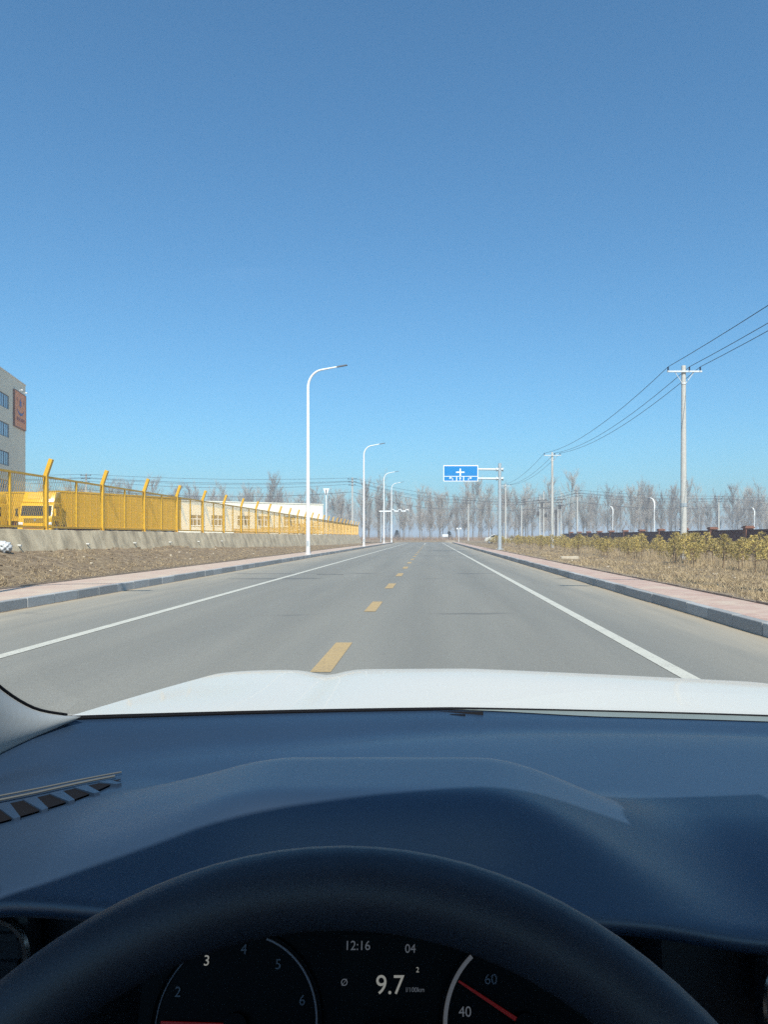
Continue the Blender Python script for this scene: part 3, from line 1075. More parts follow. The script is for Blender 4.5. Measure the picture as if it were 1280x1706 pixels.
# direction sign on a cantilever
sg = empty('direction_sign', (5.84, 65, .2))
tag(sg, 'blue lane direction sign hung from a grey steel cantilever post', 'road sign')
MB().tube([(0, 0, .03), (0, 0, 3.5), (0, 0, 7.3)], [.165, .15, .135], 18).build('post', M['galv'], sg, smooth=True)
MB().disc((0, 0, .015), .36, 'z', 20, .03).build('base_plate', M['galv'], sg)
for k in range(6):
    a = k * math.pi / 3
    MB().tube([(.28 * math.cos(a), .28 * math.sin(a), .02), (.28 * math.cos(a), .28 * math.sin(a), .12)], .025, 6).build('anchor_bolt', M['galv'], sg)
for zz in (6.78, 6.0):
    MB().tube([(-.2, 0, zz), (-4.6, 0, zz + .05)], [.09, .055], 12).build('arm', M['arm_steel'], sg, smooth=True)
    for xx in (-.27, .27):
        f = MB()
        f.disc((xx, 0, zz), .19, 'x', 16, .05)
        f.tube([(xx * .4, 0, zz), (xx, 0, zz)], .12, 12)
        f.build('flange', M['galv'], sg)
PX0, PX1, PZ0, PZ1 = -4.78, -1.83, 5.75, 7.12
pn = MB().box(PX0, PX1, -.14, -.1, PZ0, PZ1).build('sign_panel', M['signwhite'], sg, bevel=.015)
b_ = .07
mid = PZ0 + .44
for (x0, x1, z0, z1) in ((PX0 + b_, PX1 - b_, mid + .03, PZ1 - b_), (PX0 + b_, PX0 + 1.09, PZ0 + b_, mid - .03), (PX0 + 1.16, PX0 + 1.68, PZ0 + b_, mid - .03), (PX0 + 1.75, PX1 - b_, PZ0 + b_, mid - .03)):
    MB().box(x0, x1, -.148, -.13, z0, z1).build('blue_field', M['signblue'], pn)
cx = PX0 + 1.43
cr = MB()
cr.box(cx - .36, cx + .36, -.156, -.14, 6.48, 6.59)
cr.box(cx - .055, cx + .055, -.158, -.14, 6.2, 6.84)
cr.build('crossroads_mark', M['signwhite'], pn)


def arrow(points, head, dirx, dirz, w=.05):
    a = MB()
    for (p, q) in zip(points, points[1:]):
        x0, x1 = min(p[0], q[0]) - w / 2, max(p[0], q[0]) + w / 2
        z0, z1 = min(p[1], q[1]) - w / 2, max(p[1], q[1]) + w / 2
        a.box(x0, x1, -.157, -.14, z0, z1)
    hx, hz = head
    s = .1
    tri = [(hx + dirx * .14, hz + dirz * .14), (hx + dirz * s, hz + dirx * s), (hx - dirz * s, hz - dirx * s)]
    a.add([(x, -.159, z) for x, z in tri] + [(x, -.14, z) for x, z in tri], [(0, 1, 2), (5, 4, 3), (0, 3, 4, 1), (1, 4, 5, 2), (2, 5, 3, 0)])
    a.build('arrow_mark', M['signwhite'], pn)


ab, at_ = PZ0 + .1, PZ0 + .3
arrow([(PX0 + .78, ab), (PX0 + .78, at_), (PX0 + .62, at_)], (PX0 + .62, at_), -1, 0)
arrow([(PX0 + 1.42, ab), (PX0 + 1.42, at_ - .05)], (PX0 + 1.42, at_ - .05), 0, 1)
arrow([(PX0 + 2.12, ab), (PX0 + 2.12, at_), (PX0 + 2.28, at_)], (PX0 + 2.28, at_), 1, 0)


# ------------------------------------------------------------------ power poles
def wire_pts(a, b, sag, n=16):
    a, b = Vector(a), Vector(b)
    return [a.lerp(b, t) - Vector((0, 0, sag * 4 * t * (1 - t))) for t in np.linspace(0, 1, n)]


def make_power_pole(name, loc, h, label, group, r0=.16, r1=.1, arm=True, aw=1.63, rz=0):
    p = empty(name, loc, rz)
    tag(p, label, 'power pole', group)
    MB().tube([(0, 0, -.3), (0, 0, h * .33), (0, 0, h * .66), (0, 0, h)], [r0, r0 * .67 + r1 * .33, r0 * .33 + r1 * .67, r1], 14).build('pole', M['concrete_pole'], p, smooth=True)
    if arm:
        MB().box(-aw / 2, aw / 2, -.17, -.1, h - .33, h - .26).build('crossarm', M['arm_steel'], p)
        for s in (-1, 1):
            MB().tube([(s * aw * .28, -.13, h - .3), (s * r1, -.09, h - .82)], .016, 6).build('brace', M['arm_steel'], p)
        MB().tube([(0, 0, h - .88), (0, 0, h - .8)], r1 + .022, 14).build('clamp_band', M['arm_steel'], p)
        for s in (-aw * .47, aw * .14, aw * .45):
            i_ = MB()
            i_.tube([(s, -.135, h - .26), (s, -.135, h - .2), (s, -.135, h - .17), (s, -.135, h - .12), (s, -.135, h - .09)], [.02, .045, .03, .045, .02], 10)
            i_.build('insulator', M['insulator'], p, smooth=True)
    return p


PG = 'concrete power poles along the sapling plantation'
pp = [(11.85, -3.5), (11.85, 36.0), (11.55, 73.0), (11.4, 117.0)]
plabs = [None, 'grey concrete power pole rising between the saplings and the brown wall', 'concrete power pole rising behind the yellowed saplings beside a transformer pair',
         'thin concrete power pole partly hidden by the blue sign post']
HP = 9.15
for (x, y), lab in zip(pp, plabs):
    if lab is None:
        lab = 'concrete power pole beside the car, outside the plantation'
    o = make_power_pole('power_pole', (x, y, .15), HP, lab, PG)
    if y == 36.0:
        MB().tube([(0, 0, 2.55), (0, 0, 2.72)], .158, 14).build('black_band', M['galv'], o)
AO = (-1.63 * .47, 1.63 * .14, 1.63 * .45)
for i in range(len(pp) - 1):
    for ao in AO:
        (x0, y0), (x1, y1) = pp[i], pp[i + 1]
        z = .15 + HP - .08
        w_ = MB().tube(wire_pts((x0 + ao, y0 - .135, z), (x1 + ao, y1 - .135, z), .42 if i == 0 else .75), .014, 5)
        o = w_.build('power_wire', M['wire'], None)
        tag(o, ('power wire running off the pole before the brown wall', 'power wire between the two tall poles over the saplings', 'power wire sagging from the middle pole to the sign post')[i],
            'wire', 'power wires over the sapling plantation')

# far line along the crossing road
far = [(-104, 117, 11.5), (-57, 127, 11.6), (-14.2, 139, 11.9), (9.0, 184, 10.6), (22.0, 186, 10.3), (31.5, 165, 11.3), (66, 176, 10.6), (112, 180, 10.6)]
flabs = ['concrete pole carrying cables past the office block', 'small distant pole with cables above the box trailer', 'concrete cable pole at the end of the yellow fence',
         'pale slim cable pole beyond the crossing road', 'slim cable pole left of the transformer pair', 'pale cable pole standing alone right of the transformer pair',
         'cable pole among the trees behind the brown wall', 'last cable pole among the trees behind the brown wall']
for (x, y, h), lab in zip(far, flabs):
    lab = lab.replace(' left of', ' next to').replace(' right of', ' past')
    p = make_power_pole('cable_pole', (x, y, .1), h, lab, 'poles of the cable line along the crossing road', .19, .13, False)
    for k in range(3):
        MB().box(-.9 + k * .12, .9 - k * .12, -.2, -.12, h - .35 - k * .55, h - .27 - k * .55).build('crossarm', M['darkmetal'], p)
        for s in (-.75 + k * .12, .75 - k * .12):
            MB().tube([(s, -.16, h - .27 - k * .55), (s, -.16, h - .12 - k * .55)], .05, 6).build('insulator', M['insulator'], p)
for i in range(len(far) - 1):
    (x0, y0, h0), (x1, y1, h1) = far[i], far[i + 1]
    L_ = math.hypot(x1 - x0, y1 - y0)
    for k, (dz, dy, rr) in enumerate(((-.1, -.16, .024), (-.65, -.16, .03), (-.75, .1, .022), (-1.2, -.16, .024), (-2.6, 0, .034))):
        w_ = MB().tube(wire_pts((x0, y0 + dy, .1 + h0 + dz), (x1, y1 + dy, .1 + h1 + dz), L_ * .012 * (1 + .25 * k), 12), rr, 4)
        o = w_.build('cable', M['wire'], None)
        tag(o, 'black cable of the line along the crossing road', 'cable', 'cables along the crossing road')

# transformer pole pair
tp = empty('transformer_poles', (25.2, 172, .1))
tag(tp, 'pair of tall poles with dark transformer gear between them', 'power pole')
for x in (-.75, .1, 3.3, 4.0):
    hh = 11.2 if x in (.1, 4.0) else 10.2
    MB().tube([(x, 0, 0), (x, 0, hh)], [.17, .1], 10).build('pole', M['concrete_pole'], tp, smooth=True)
for x0, x1, z in ((-1.6, 1.2, 9.2), (-1.4, 1.0, 7.6), (2.5, 5.0, 9.4), (2.6, 4.8, 8.2), (-.9, 4.2, 8.8)):
    MB().box(x0, x1, -.25, -.13, z, z + .12).build('crossarm', M['darkmetal'], tp)
for x, z in ((-1.15, 5.9), (.55, 5.5), (2.8, 6.4), (-.3, 7.9), (3.7, 7.4)):
    t_ = MB().box(x - .28, x + .28, -.5, .1, z, z + .8).build('transformer', M['darkmetal'], tp, bevel=.05)
    for s in (-.14, .14):
        MB().tube([(x + s, -.2, z + .8), (x + s, -.2, z + 1.1)], .05, 6).build('bushing', M['insulator'], t_)
MB().tube([(2.8, -.2, 0), (2.8, -.2, 6.5)], .12, 8).build('cable_riser', M['darkmetal'], tp)

# camera gantry over the far left lane
gt = empty('camera_gantry', (-10.2, 157, .1))
tag(gt, 'slim grey post with a long white arm carrying three cameras', 'gantry')
MB().tube([(0, 0, 0), (0, 0, 6.55)], [.13, .09], 12).build('post', M['galv'], gt, smooth=True)
MB().tube([(-.35, 0, 6.35), (5.75, 0, 6.4)], .13, 8).build('arm', M['signwhite'], gt, smooth=True)
for x in (2.4, 3.9, 5.4):
    c_ = MB().box(x - .3, x + .3, -.35, .35, 6.5, 6.8).build('camera_housing', M['signwhite'], gt, bevel=.05)
    MB().tube([(x, -.36, 6.64), (x, -.42, 6.64)], .1, 10).build('lens', M['dark'], c_)

# small twin-headed camera post on the right corner
gt = empty('camera_post', (5.75, 158, .15))
tag(gt, 'short thin white post with two small box heads by the kerb end', 'post')
MB().tube([(0, 0, 0), (0, 0, 2.75)], .05, 8).build('post', M['lampwhite'], gt)
for s in (-.28, .35):
    MB().cbox((s, 0, 2.8), (.4, .3, .28)).build('head_box', M['signwhite'], gt, bevel=.03)
gt = empty('notice_board', (3.6, 190, .38))
tag(gt, 'small white board on two legs beyond the crossing road', 'sign')
MB().box(-.7, .7, -.03, .03, .9, 1.5).build('board', M['signwhite'], gt)
for s in (-.55, .55): MB().box(s - .04, s + .04, -.03, .03, 0, .9).build('leg', M['galv'], gt)


# ornamental lamps
def ornamental(loc, rz, lab, h=8.2):
    o = empty('ornamental_lamp', loc, rz)
    tag(o, lab, 'street lamp', 'white ornamental lamps beyond the brown wall')
    MB().tube([(0, 0, 0), (0, 0, h * .8)], [.09, .07], 10).build('pole', M['lampwhite'], o, smooth=True)
    pts = [(0, h * .72, .1), (.06, h * .8, .16), (.02, h * .9, .22), (-.25, h * .97, .22), (-.7, h, .14), (-1.2, h * 1.0, .04)]
    bld_ = MB()
    rows = []
    for (x, z, w) in pts:
        rows.append([(x - w * .55, -.06, z - w * .1), (x + w * .55, -.06, z + w * .1), (x + w * .55, .06, z + w * .1), (x - w * .55, .06, z - w * .1), (x - w * .55, -.06, z - w * .1)])
    bld_.grid(rows).build('curved_blade', M['lampwhite'], o)
    MB().box(-1.15, -.7, -.1, .1, h * .972, h * .984).build('lamp_head', M['lamphead'], o)
    return o


ornamental((39.0, 134, .1), 0, 'white sickle-topped lamp standing just beyond the brown wall', 8.0)
ornamental((41.5, 175, .1), 0, 'white sickle-topped lamp in front of the bare grove', 8.2)
ornamental((75.0, 178, .1), 0, 'white sickle-topped lamp past the tall concrete power pole', 8.0)
o = empty('flared_lamp', (-24.5, 180, .1))
tag(o, 'white lamp with a flared wedge head beyond the warehouse', 'street lamp')
MB().tube([(0, 0, 0), (0, 0, 9)], [.16, .12], 10).build('pole', M['lampwhite'], o, smooth=True)
MB().prism([(-.1, 9.0), (.1, 9.0), (.1, 12.2), (-.1, 12.2)], -.1, .1).build('wedge_stem', M['lampwhite'], o)
hd = MB()
hd.add([(-.15, -.1, 10.9), (.15, -.1, 10.9), (.75, -.1, 12.5), (-.75, -.1, 12.5), (-.15, .1, 10.9), (.15, .1, 10.9), (.75, .1, 12.5), (-.75, .1, 12.5)],
       [(0, 1, 2, 3), (7, 6, 5, 4), (0, 4, 5, 1), (1, 5, 6, 2), (2, 6, 7, 3), (3, 7, 4, 0)]).build('wedge_head', M['lampwhite'], o)

# ================================================================== RIGHT SIDE
# brown wall with pillars
BWX = 20.0
bw = empty('boundary_wall', (BWX, 30, 0))
tag(bw, 'long dark brown boundary wall with terracotta capped pillars', 'wall')
per = 6.1
for k in range(0, 15):
    y0 = k * per - 6
    MB().box(-.12, .12, y0 + .25, y0 + per - .25, 0, 1.68).build('wall_panel', M['brownwall'], bw)
    MB().box(-.17, .17, y0 + .24, y0 + per - .24, 1.682, 1.75).build('coping', M['brownwall'], bw)
    p_ = MB().box(-.24, .24, y0 - .24, y0 + .24, 0, 1.82).build('pillar', M['pillar'], bw)
    cp = MB()
    cp.box(-.31, .31, y0 - .31, y0 + .31, 1.822, 1.91)
    cp.box(-.26, .26, y0 - .26, y0 + .26, 1.912, 1.98)
    cp.build('pillar_cap', M['pillar'], p_)


# pine saplings: needle tufts on upswept twigs
def sapling_meshes(seed):
    r = random.Random(seed)
    st = MB()
    hh = 1.18
    lean = r.uniform(-.05, .05)
    stem = [(0, 0, -.05), (lean * .3, 0, .4), (lean, lean * .5, hh * .95)]
    st.tube(stem, [.022, .017, .007], 5)
    tris = []

    def tuft(c, R_, nn):
        for _ in range(nn):
            while True:
                v = Vector((r.gauss(0, 1), r.gauss(0, 1), r.gauss(.35, 1)))
                if v.length > .1: break
            v.normalize()
            e = c + v * R_ * r.uniform(.75, 1.15)
            w = v.orthogonal().normalized()
            w.rotate(Quaternion(v, r.uniform(0, 6.28)))
            w *= r.uniform(.008, .013)
            base = c + v * R_ * .1
            tris.extend([base - w, base + w, e + w * .2])

    nb = 0
    for lev in range(5):
        z = .36 + lev * .175
        nbr = r.choice((4, 5, 5, 6)) if lev < 4 else 3
        ln = (.36, .38, .34, .25, .14)[lev]
        for k in range(nbr):
            a = 6.28 * k / nbr + lev * 1.1 + r.uniform(-.3, .3)
            l_ = ln * r.uniform(.75, 1.15)
            p0 = Vector((lean * z / hh, 0, z))
            p1 = p0 + Vector((math.cos(a) * l_ * .65, math.sin(a) * l_ * .65, .05))
            p2 = p0 + Vector((math.cos(a) * l_, math.sin(a) * l_, .05 + l_ * .45))
            st.tube([p0, p1, p2], [.008, .006, .003], 3, caps=False)
            tuft(p2, .095, 20)
            tuft(p1.lerp(p2, .45), .085, 13)
            if r.random() < .5: tuft(p1, .075, 9)
    tuft(Vector((lean, lean * .5, hh)), .12, 26)
    tuft(Vector((lean, lean * .5, hh * .88)), .12, 18)
    me1 = st.mesh('trunk', M['stem'], smooth=True, fix=False)
    me2 = fast_mesh('crown', np.array([tuple(v) for v in tris]), 3, M['needle'])
    return me1, me2, np.array([tuple(v) for v in tris])


sap = [sapling_meshes(100 + i) for i in range(7)]
spots = []
for row in range(7):
    yv = 17.0
    while yv < 132:
        x = 9.5 + row * 1.35 + random.uniform(-.45, .45) + max(0, (28 - yv)) * .03
        if random.random() > .24 and not (abs(x - 11.8) < .5 and (abs(yv - 36) < .5 or abs(yv - 73) < .6)):
            spots.append((x, yv + random.uniform(-.35, .35), random.choice((.5, .6, .7, .8, .88, 1.0)) * random.uniform(.93, 1.08)))
        yv += random.uniform(1.15, 1.9)


def in_view(x, y):
    px = 718 + 1280 * x / y
    return px < 1310


for (dx_, yv) in ((-.1, 34.6), (.3, 34.0), (-.35, 33.6), (.1, 32.6), (.45, 32.0), (-.3, 31.4)):
    spots.append((11.85 * yv / 36 + dx_, yv, random.uniform(.95, 1.1)))
spots = [s for s in spots if in_view(s[0], s[1])]
# those in the open front rows and nearest show largest
spots.sort(key=lambda s: math.hypot(s[0], s[1]) + (s[0] - 9.6) * 3.0)
for i, (x, y, s) in enumerate(spots[:300]):
    me1, me2, _ = sap[i % 7]
    o = empty('pine_sapling', (x, y, ground_z(x, y)), random.uniform(0, 6.28))
    o.scale = (s * random.uniform(.9, 1.1), s * random.uniform(.9, 1.1), s)
    tag(o, 'small yellowed pine sapling in the roadside plantation', 'sapling', 'pine saplings of the plantation')
    link('trunk', me1, o)
    link('crown', me2, o)
rest = []
for i, (x, y, s) in enumerate(spots[300:]):
    v = sap[i % 7][2]
    a = random.uniform(0, 6.28)
    c_, s_ = math.cos(a) * s, math.sin(a) * s
    w = np.empty_like(v)
    w[:, 0] = v[:, 0] * c_ - v[:, 1] * s_ + x
    w[:, 1] = v[:, 0] * s_ + v[:, 1] * c_ + y
    w[:, 2] = v[:, 2] * s + .18
    rest.append(w)
if rest:
    o = link('sapling_mass', fast_mesh('sapling_mass', np.concatenate(rest), 3, M['needle']))
    tag(o, 'dense yellow-green mass of pine saplings further along the plantation', 'saplings', kind='stuff')


# dry grass
def blades(n, fx, hmin, hmax, wid, lean=.5):
    out = np.empty((n * 3, 3))
    k = 0
    for i in range(n):
        x, y, hs = fx()
        z = ground_z(x, y) - .01
        h = random.uniform(hmin, hmax) * hs
        a = random.uniform(0, 6.28)
        w = wid * random.uniform(.6, 1.4) * (.7 + y * .02)
        dx, dy = math.cos(a) * w, math.sin(a) * w
        b_ = random.uniform(0, 6.28)
        l_ = h * random.uniform(0, lean * 2)
        out[k] = (x - dx, y - dy, z)
        out[k + 1] = (x + dx, y + dy, z)
        out[k + 2] = (x + math.cos(b_) * l_, y + math.sin(b_) * l_, z + h)
        k += 3
    return out


def ry(y0, y1):
    # denser near the road user, thinner with distance
    u = random.random()
    return 1 / (1 / y0 + (1 / y1 - 1 / y0) * u)


clumps_r = [(random.uniform(5.7, 12), ry(11, 90)) for _ in range(900)]
clumps_l = [(random.uniform(-11.8, -9.2), ry(12, 100)) for _ in range(420)]


def f_right():
    if random.random() < .62:
        c = random.choice(clumps_r)
        return max(5.6, c[0] + random.gauss(0, .16)), c[1] + random.gauss(0, .16), random.uniform(.7, 1.5)
    return random.uniform(5.6, 19), ry(10, 130), 1


def f_tall():
    return 10.0 + abs(random.gauss(0, 3.6)), ry(14, 130), 1


def f_left():
    if random.random() < .72:
        c = random.choice(clumps_l)
        return min(-9.2, max(-11.9, c[0] + random.gauss(0, .12))), c[1] + random.gauss(0, .14), random.uniform(.7, 1.4)
    return -9.2 - abs(random.gauss(0, .35)), ry(11, 120), 1.2


tag(link('dry_grass', fast_mesh('dry_grass', np.concatenate([blades(52000, f_right, .03, .13, .007, .9), blades(13000, f_tall, .12, .42, .006, .35)]), 3, M['straw'])),
    'short dry straw-coloured grass on the sapling verge', 'grass', kind='stuff')
tag(link('dry_verge_grass', fast_mesh('dry_verge_grass', blades(11000, f_left, .02, .09, .006, 1.0), 3, M['straw'])),
    'sparse dry grass tufts on the soil below the cement wall', 'grass', kind='stuff')


# stones, clods, litter
def lump(seed, r, flat=.6):
    rr = random.Random(seed)
    bm = bmesh.new()
    bmesh.ops.create_icosphere(bm, subdivisions=2, radius=r)
    for v in bm.verts:
        v.co *= rr.uniform(.78, 1.18)
        v.co.z *= flat
    me = bpy.data.meshes.new('lump')
    bm.to_mesh(me)
    bm.free()
    return me


clod = MB()
cl_v = []
base = [np.array([tuple(v.co) for p in me.polygons for v in [me.vertices[i] for i in p.vertices]]) for me in [lump(s, 1, .6) for s in range(5)]]
for i in range(1500):
    left = random.random() < .6
    if left:
        x, y = random.uniform(-11.9, -9.3), ry(12, 70)
    else:
        x, y = random.uniform(5.7, 11), ry(11, 60)
    s = random.uniform(.012, .05) * (1.6 if random.random() < .06 else 1)
    cl_v.append(random.choice(base) * s + np.array([x, y, ground_z(x, y) + s * .2]))
tag(link('soil_clods', fast_mesh('soil_clods', np.concatenate(cl_v), 3, M['soil'])), 'loose clods and pebbles strewn over the verges', 'clods', kind='stuff')

for i in range(34):
    left = i % 2 == 0
    x, y = (random.uniform(-11.5, -9.4), ry(16, 45)) if left else (random.uniform(5.9, 9), ry(15, 45))
    me = lump(500 + i, random.uniform(.025, .06), .7)
    me.materials.append(M['stone'])
    o = link('pale_stone', me, None, (x, y, ground_z(x, y) + .02), (0, 0, random.uniform(0, 6)))
    tag(o, 'pale stone lying on the soil below the cement wall' if left else 'pale stone lying in the dry grass by the pink footpath', 'stone', 'pale stones below the cement wall' if left else 'pale stones in the dry grass')

sl_ = MB().box(-.45, .45, -.14, .14, -.03, .14).build('stone_slab', M['stone'], None, bevel=.04, loc=(6.75, 37.4, ground_z(6.75, 37.4)), rot=(0, 0, .15))
tag(sl_, 'pale oblong kerb block lying in the dry grass', 'stone')
# crumpled plastic bag at the foot of the wall
bm = bmesh.new()
bmesh.ops.create_icosphere(bm, subdivisions=4, radius=.2)
rr = random.Random(3)
for v in bm.verts:
    c = v.co.normalized()
    k = 1 + .16 * math.sin(c.x * 9 + c.y * 5) * math.cos(c.z * 8) + .1 * math.sin(c.y * 17 + c.z * 11) + rr.uniform(-.03, .03)
    v.co = Vector((c.x * .24 * k, c.y * .2 * k, c.z * .17 * k + .1))
me = bpy.data.meshes.new('plastic_bag')
bm.to_mesh(me); bm.free()
me.materials.append(M['bag'])
bgx, bgy = -11.55, 20.7
o = link('plastic_bag', me, None, (bgx, bgy, ground_z(bgx, bgy)))
tag(o, 'crumpled white plastic bag on the soil by the cement wall', 'bag')
for p in me.polygons: p.use_smooth = True

# white car parked beyond the saplings
wc = empty('parked_car', (10.9, 124, .2), R(80))
tag(wc, 'small white car parked behind the end of the sapling rows', 'car')
prof = [(-2.1, .3), (-2.15, .62), (-2.0, .82), (-1.1, .93), (-.45, 1.38), (.75, 1.42), (1.45, 1.0), (2.0, .92), (2.12, .6), (2.1, .3)]
body = MB().prism(prof, -.85, .85).build('body', M['carwhite'], wc, bevel=.06, seg=3, smooth=True)
for s in (-1, 1):
    MB().prism([(-.85, .95), (-.4, 1.31), (.7, 1.35), (1.2, 1.0)], s * .845, s * .858).build('side_window', M['truckglass'], wc)
    for yv in (-1.3, 1.3): wheel(wc, s * .78, yv, .31, .31, .2)
    MB().cbox((s * .6, -2.1, .68), (.34, .12, .16)).build('headlight', M['signwhite'], wc, bevel=.03)
MB().prism([(-1.08, .955), (-1.06, .975), (-.5, 1.37), (-.47, 1.345)], -.68, .68).build('windscreen', M['truckglass'], wc)


# ================================================================== BARE TREES
def tree_meshes(seed, H):
    r = random.Random(seed)
    tr = MB()
    lean = Vector((r.uniform(-.09, .09), r.uniform(-.05, .05)))
    ntr = r.choice((1, 1, 2))
    twv = []

    def cone(a, b, w):
        d_ = (b - a)
        u = d_.orthogonal().normalized() * w
        v = d_.normalized().cross(u)
        p = [a + u, a - u * .5 + v * .87, a - u * .5 - v * .87]
        for i in range(3):
            twv.extend([p[i], p[(i + 1) % 3], b])

    for t in range(ntr):
        h = H * (1 if t == 0 else r.uniform(.75, .9))
        ln = lean + Vector((r.uniform(-.08, .08), r.uniform(-.05, .05))) * (1 if t else 0)
        r0 = .022 * h * r.uniform(.35, .6)
        axis = [Vector((ln.x * h * u_ + .25 * math.sin(u_ * 5 + seed + t) * u_, ln.y * h * u_ + .2 * math.cos(u_ * 4 + seed) * u_, h * u_ - .3)) for u_ in np.linspace(0, 1, 9)]
        axis = [p + Vector((.5 * t, 0, 0)) for p in axis]
        tr.tube(axis, [r0 * (1 - .93 * u_ ** .85) + .012 for u_ in np.linspace(0, 1, 9)], 6, caps=False)
        nb = int(25 * h / 15) if ntr == 2 else int(38 * h / 15)
        for k in range(nb):
            u_ = r.uniform(.1, .97) ** .75
            i = min(7, int(u_ * 8))
            p0 = axis[i].lerp(axis[i + 1], u_ * 8 - i)
            a = r.uniform(0, 6.28)
            up = r.uniform(.75, 2.5) + .4 * u_
            L_ = h * r.uniform(.12, .4) * (1.0 - .5 * u_)
            dr = Vector((math.cos(a), math.sin(a), up)).normalized()
            p1 = p0 + dr * L_ * .5
            p2 = p1 + (dr + Vector((0, 0, .45))).normalized() * L_ * .6
            rb = max(.022, r0 * .32 * (1.1 - u_))
            tr.tube([p0, p1, p2], [rb, rb * .65, .014], 4, caps=False)
            for q in range(12):
                w_ = r.uniform(.15, 1)
                s_ = p0.lerp(p1, w_ * 2) if w_ < .5 else p1.lerp(p2, w_ * 2 - 1)
                d2 = (dr + Vector((r.gauss(0, .38), r.gauss(0, .38), r.uniform(0, .8)))).normalized()
                e = s_ + d2 * L_ * r.uniform(.25, .55)
                cone(s_, e, .017)
                for q2 in range(5):
                    s2 = s_.lerp(e, r.uniform(.25, .95))
                    d3 = (d2 + Vector((r.gauss(0, .5), r.gauss(0, .5), r.uniform(-.1, .7)))).normalized()
                    cone(s2, s2 + d3 * r.uniform(.5, 1.5), .010)
    me1 = tr.mesh('trunk', M['bark'], smooth='all', fix=False)
    arr = np.array([tuple(v) for v in twv])
    me2 = fast_mesh('crown', arr, 3, M['twig'])
    return me1, me2, arr


trees = [tree_meshes(40 + i, H_) for i, H_ in enumerate((15, 15.8, 14, 16.2, 15.2, 13.0, 15.6, 14.6))]
tsp = []
for x in np.arange(-135, 175, 2.35):
    xx = x + random.uniform(-1.6, 1.6)
    yy_ = 206 + random.uniform(-9, 9) + (14 if abs(xx) > 60 else 0)
    s = random.uniform(.6, 1.0)
    tsp.append((xx, yy_, s))
for x in np.arange(-150, 190, 2.35):
    tsp.append((x + random.uniform(-2, 2), 232 + random.uniform(-14, 14), random.uniform(.68, 1.06)))
for i, (x, y, s) in enumerate(tsp):
    # one open gap in the row where the sky shows
    if -33 < x < -27 or (36 < x < 40 and y < 225): continue
    me1, me2, _ = trees[random.randrange(8)]
    o = empty('bare_tree', (x, y, .35), random.uniform(0, 6.28))
    o.scale = (s * random.uniform(.9, 1.15), s * random.uniform(.9, 1.15), s)
    tag(o, 'tall leafless tree in the rows beyond the crossing road', 'tree', 'bare trees beyond the crossing road')
    link('trunk', me1, o)
    link('crown', me2, o)
# far-off wood
fw = []
for i in range(330):
    v = trees[random.randrange(8)][2]
    a, s = random.uniform(0, 6.28), random.uniform(.6, 1.08)
    w = np.empty_like(v)
    x, y = random.uniform(-185, 150), random.uniform(252, 330)
    w[:, 0] = (v[:, 0] * math.cos(a) - v[:, 1] * math.sin(a)) * s + x
    w[:, 1] = (v[:, 0] * math.sin(a) + v[:, 1] * math.cos(a)) * s + y
    w[:, 2] = v[:, 2] * s + .3
    fw.append(w[: (len(w) // 9) * 6])
tag(link('distant_wood', fast_mesh('distant_wood', np.concatenate(fw), 3, M['twig'])), 'thin grey mass of far-off leafless wood', 'wood', kind='stuff')


# brown weeds at the feet of the trees
def f_weed():
    return random.uniform(-150, 190), 186 + abs(random.gauss(0, 14)), random.choice((.5, .7, 1, 1.3))


def blades_far(n, f, hmin, hmax, wid):
    out = np.empty((n * 3, 3))
    for i in range(n):
        x, y, hs = f()
        z = .3
        h = random.uniform(hmin, hmax) * hs
        w = wid * random.uniform(.5, 1.5)
        a = random.uniform(0, 3.14)
        out[i * 3] = (x - w * math.cos(a), y - w * math.sin(a), z)
        out[i * 3 + 1] = (x + w * math.cos(a), y + w * math.sin(a), z)
        out[i * 3 + 2] = (x + random.gauss(0, .25), y + random.gauss(0, .25), z + h)
    return out


tag(link('weeds', fast_mesh('weeds', blades_far(26000, f_weed, .5, 1.9, .035), 3, M['weed'])), 'reddish brown dry weeds under the bare trees', 'weeds', kind='stuff')

for (x, y, h, lab) in ((-8.7, 198, 2.6, 'small dark conifer under the bare trees beyond the camera gantry'), (4.8, 200, 2.3, 'small dark conifer beside the little white board')):
    o = empty('small_conifer', (x, y, .35))
    tag(o, lab, 'conifer', 'small dark conifers beyond the crossing road')
    MB().tube([(0, 0, 0), (0, 0, h)], [.07, .02], 6).build('trunk', M['stem'], o)
    t_ = []
    for k in range(700):
        u_ = random.random() ** .8
        a = random.uniform(0, 6.28)
        rr_ = (1 - u_) * .95 * random.uniform(.2, 1) + .1
        p = Vector((math.cos(a) * rr_, math.sin(a) * rr_, .25 + u_ * (h - .3)))
        q = p + Vector((math.cos(a) * .3, math.sin(a) * .3, .08)) + Vector((random.gauss(0, .1), random.gauss(0, .1), random.gauss(0, .1)))
        w = Vector((-math.sin(a), math.cos(a), .3)) * .06
        t_.extend([p - w, p + w, q])
    link('crown', fast_mesh('crown', np.array([tuple(v) for v in t_]), 3, M['conifer']), o)

# ================================================================== THE CAR ONE SITS IN
car = empty('car', (0, 0, 0))
tag(car, 'white car seen from its driver seat, with dark dashboard and steering wheel', 'car')
XC = .32


def gbase(s):
    """windscreen foot, s from -1 (driver side) to 1"""
    a = abs(s) ** 2.2
    return Vector((XC + .80 * s, 1.36 - .36 * a, .998 + .067 * a - .02 * max(0, s + .35)))


def ghead(s):
    return Vector((XC + .60 * s, .245 - .10 * s * s, 1.585 - .02 * s * s))


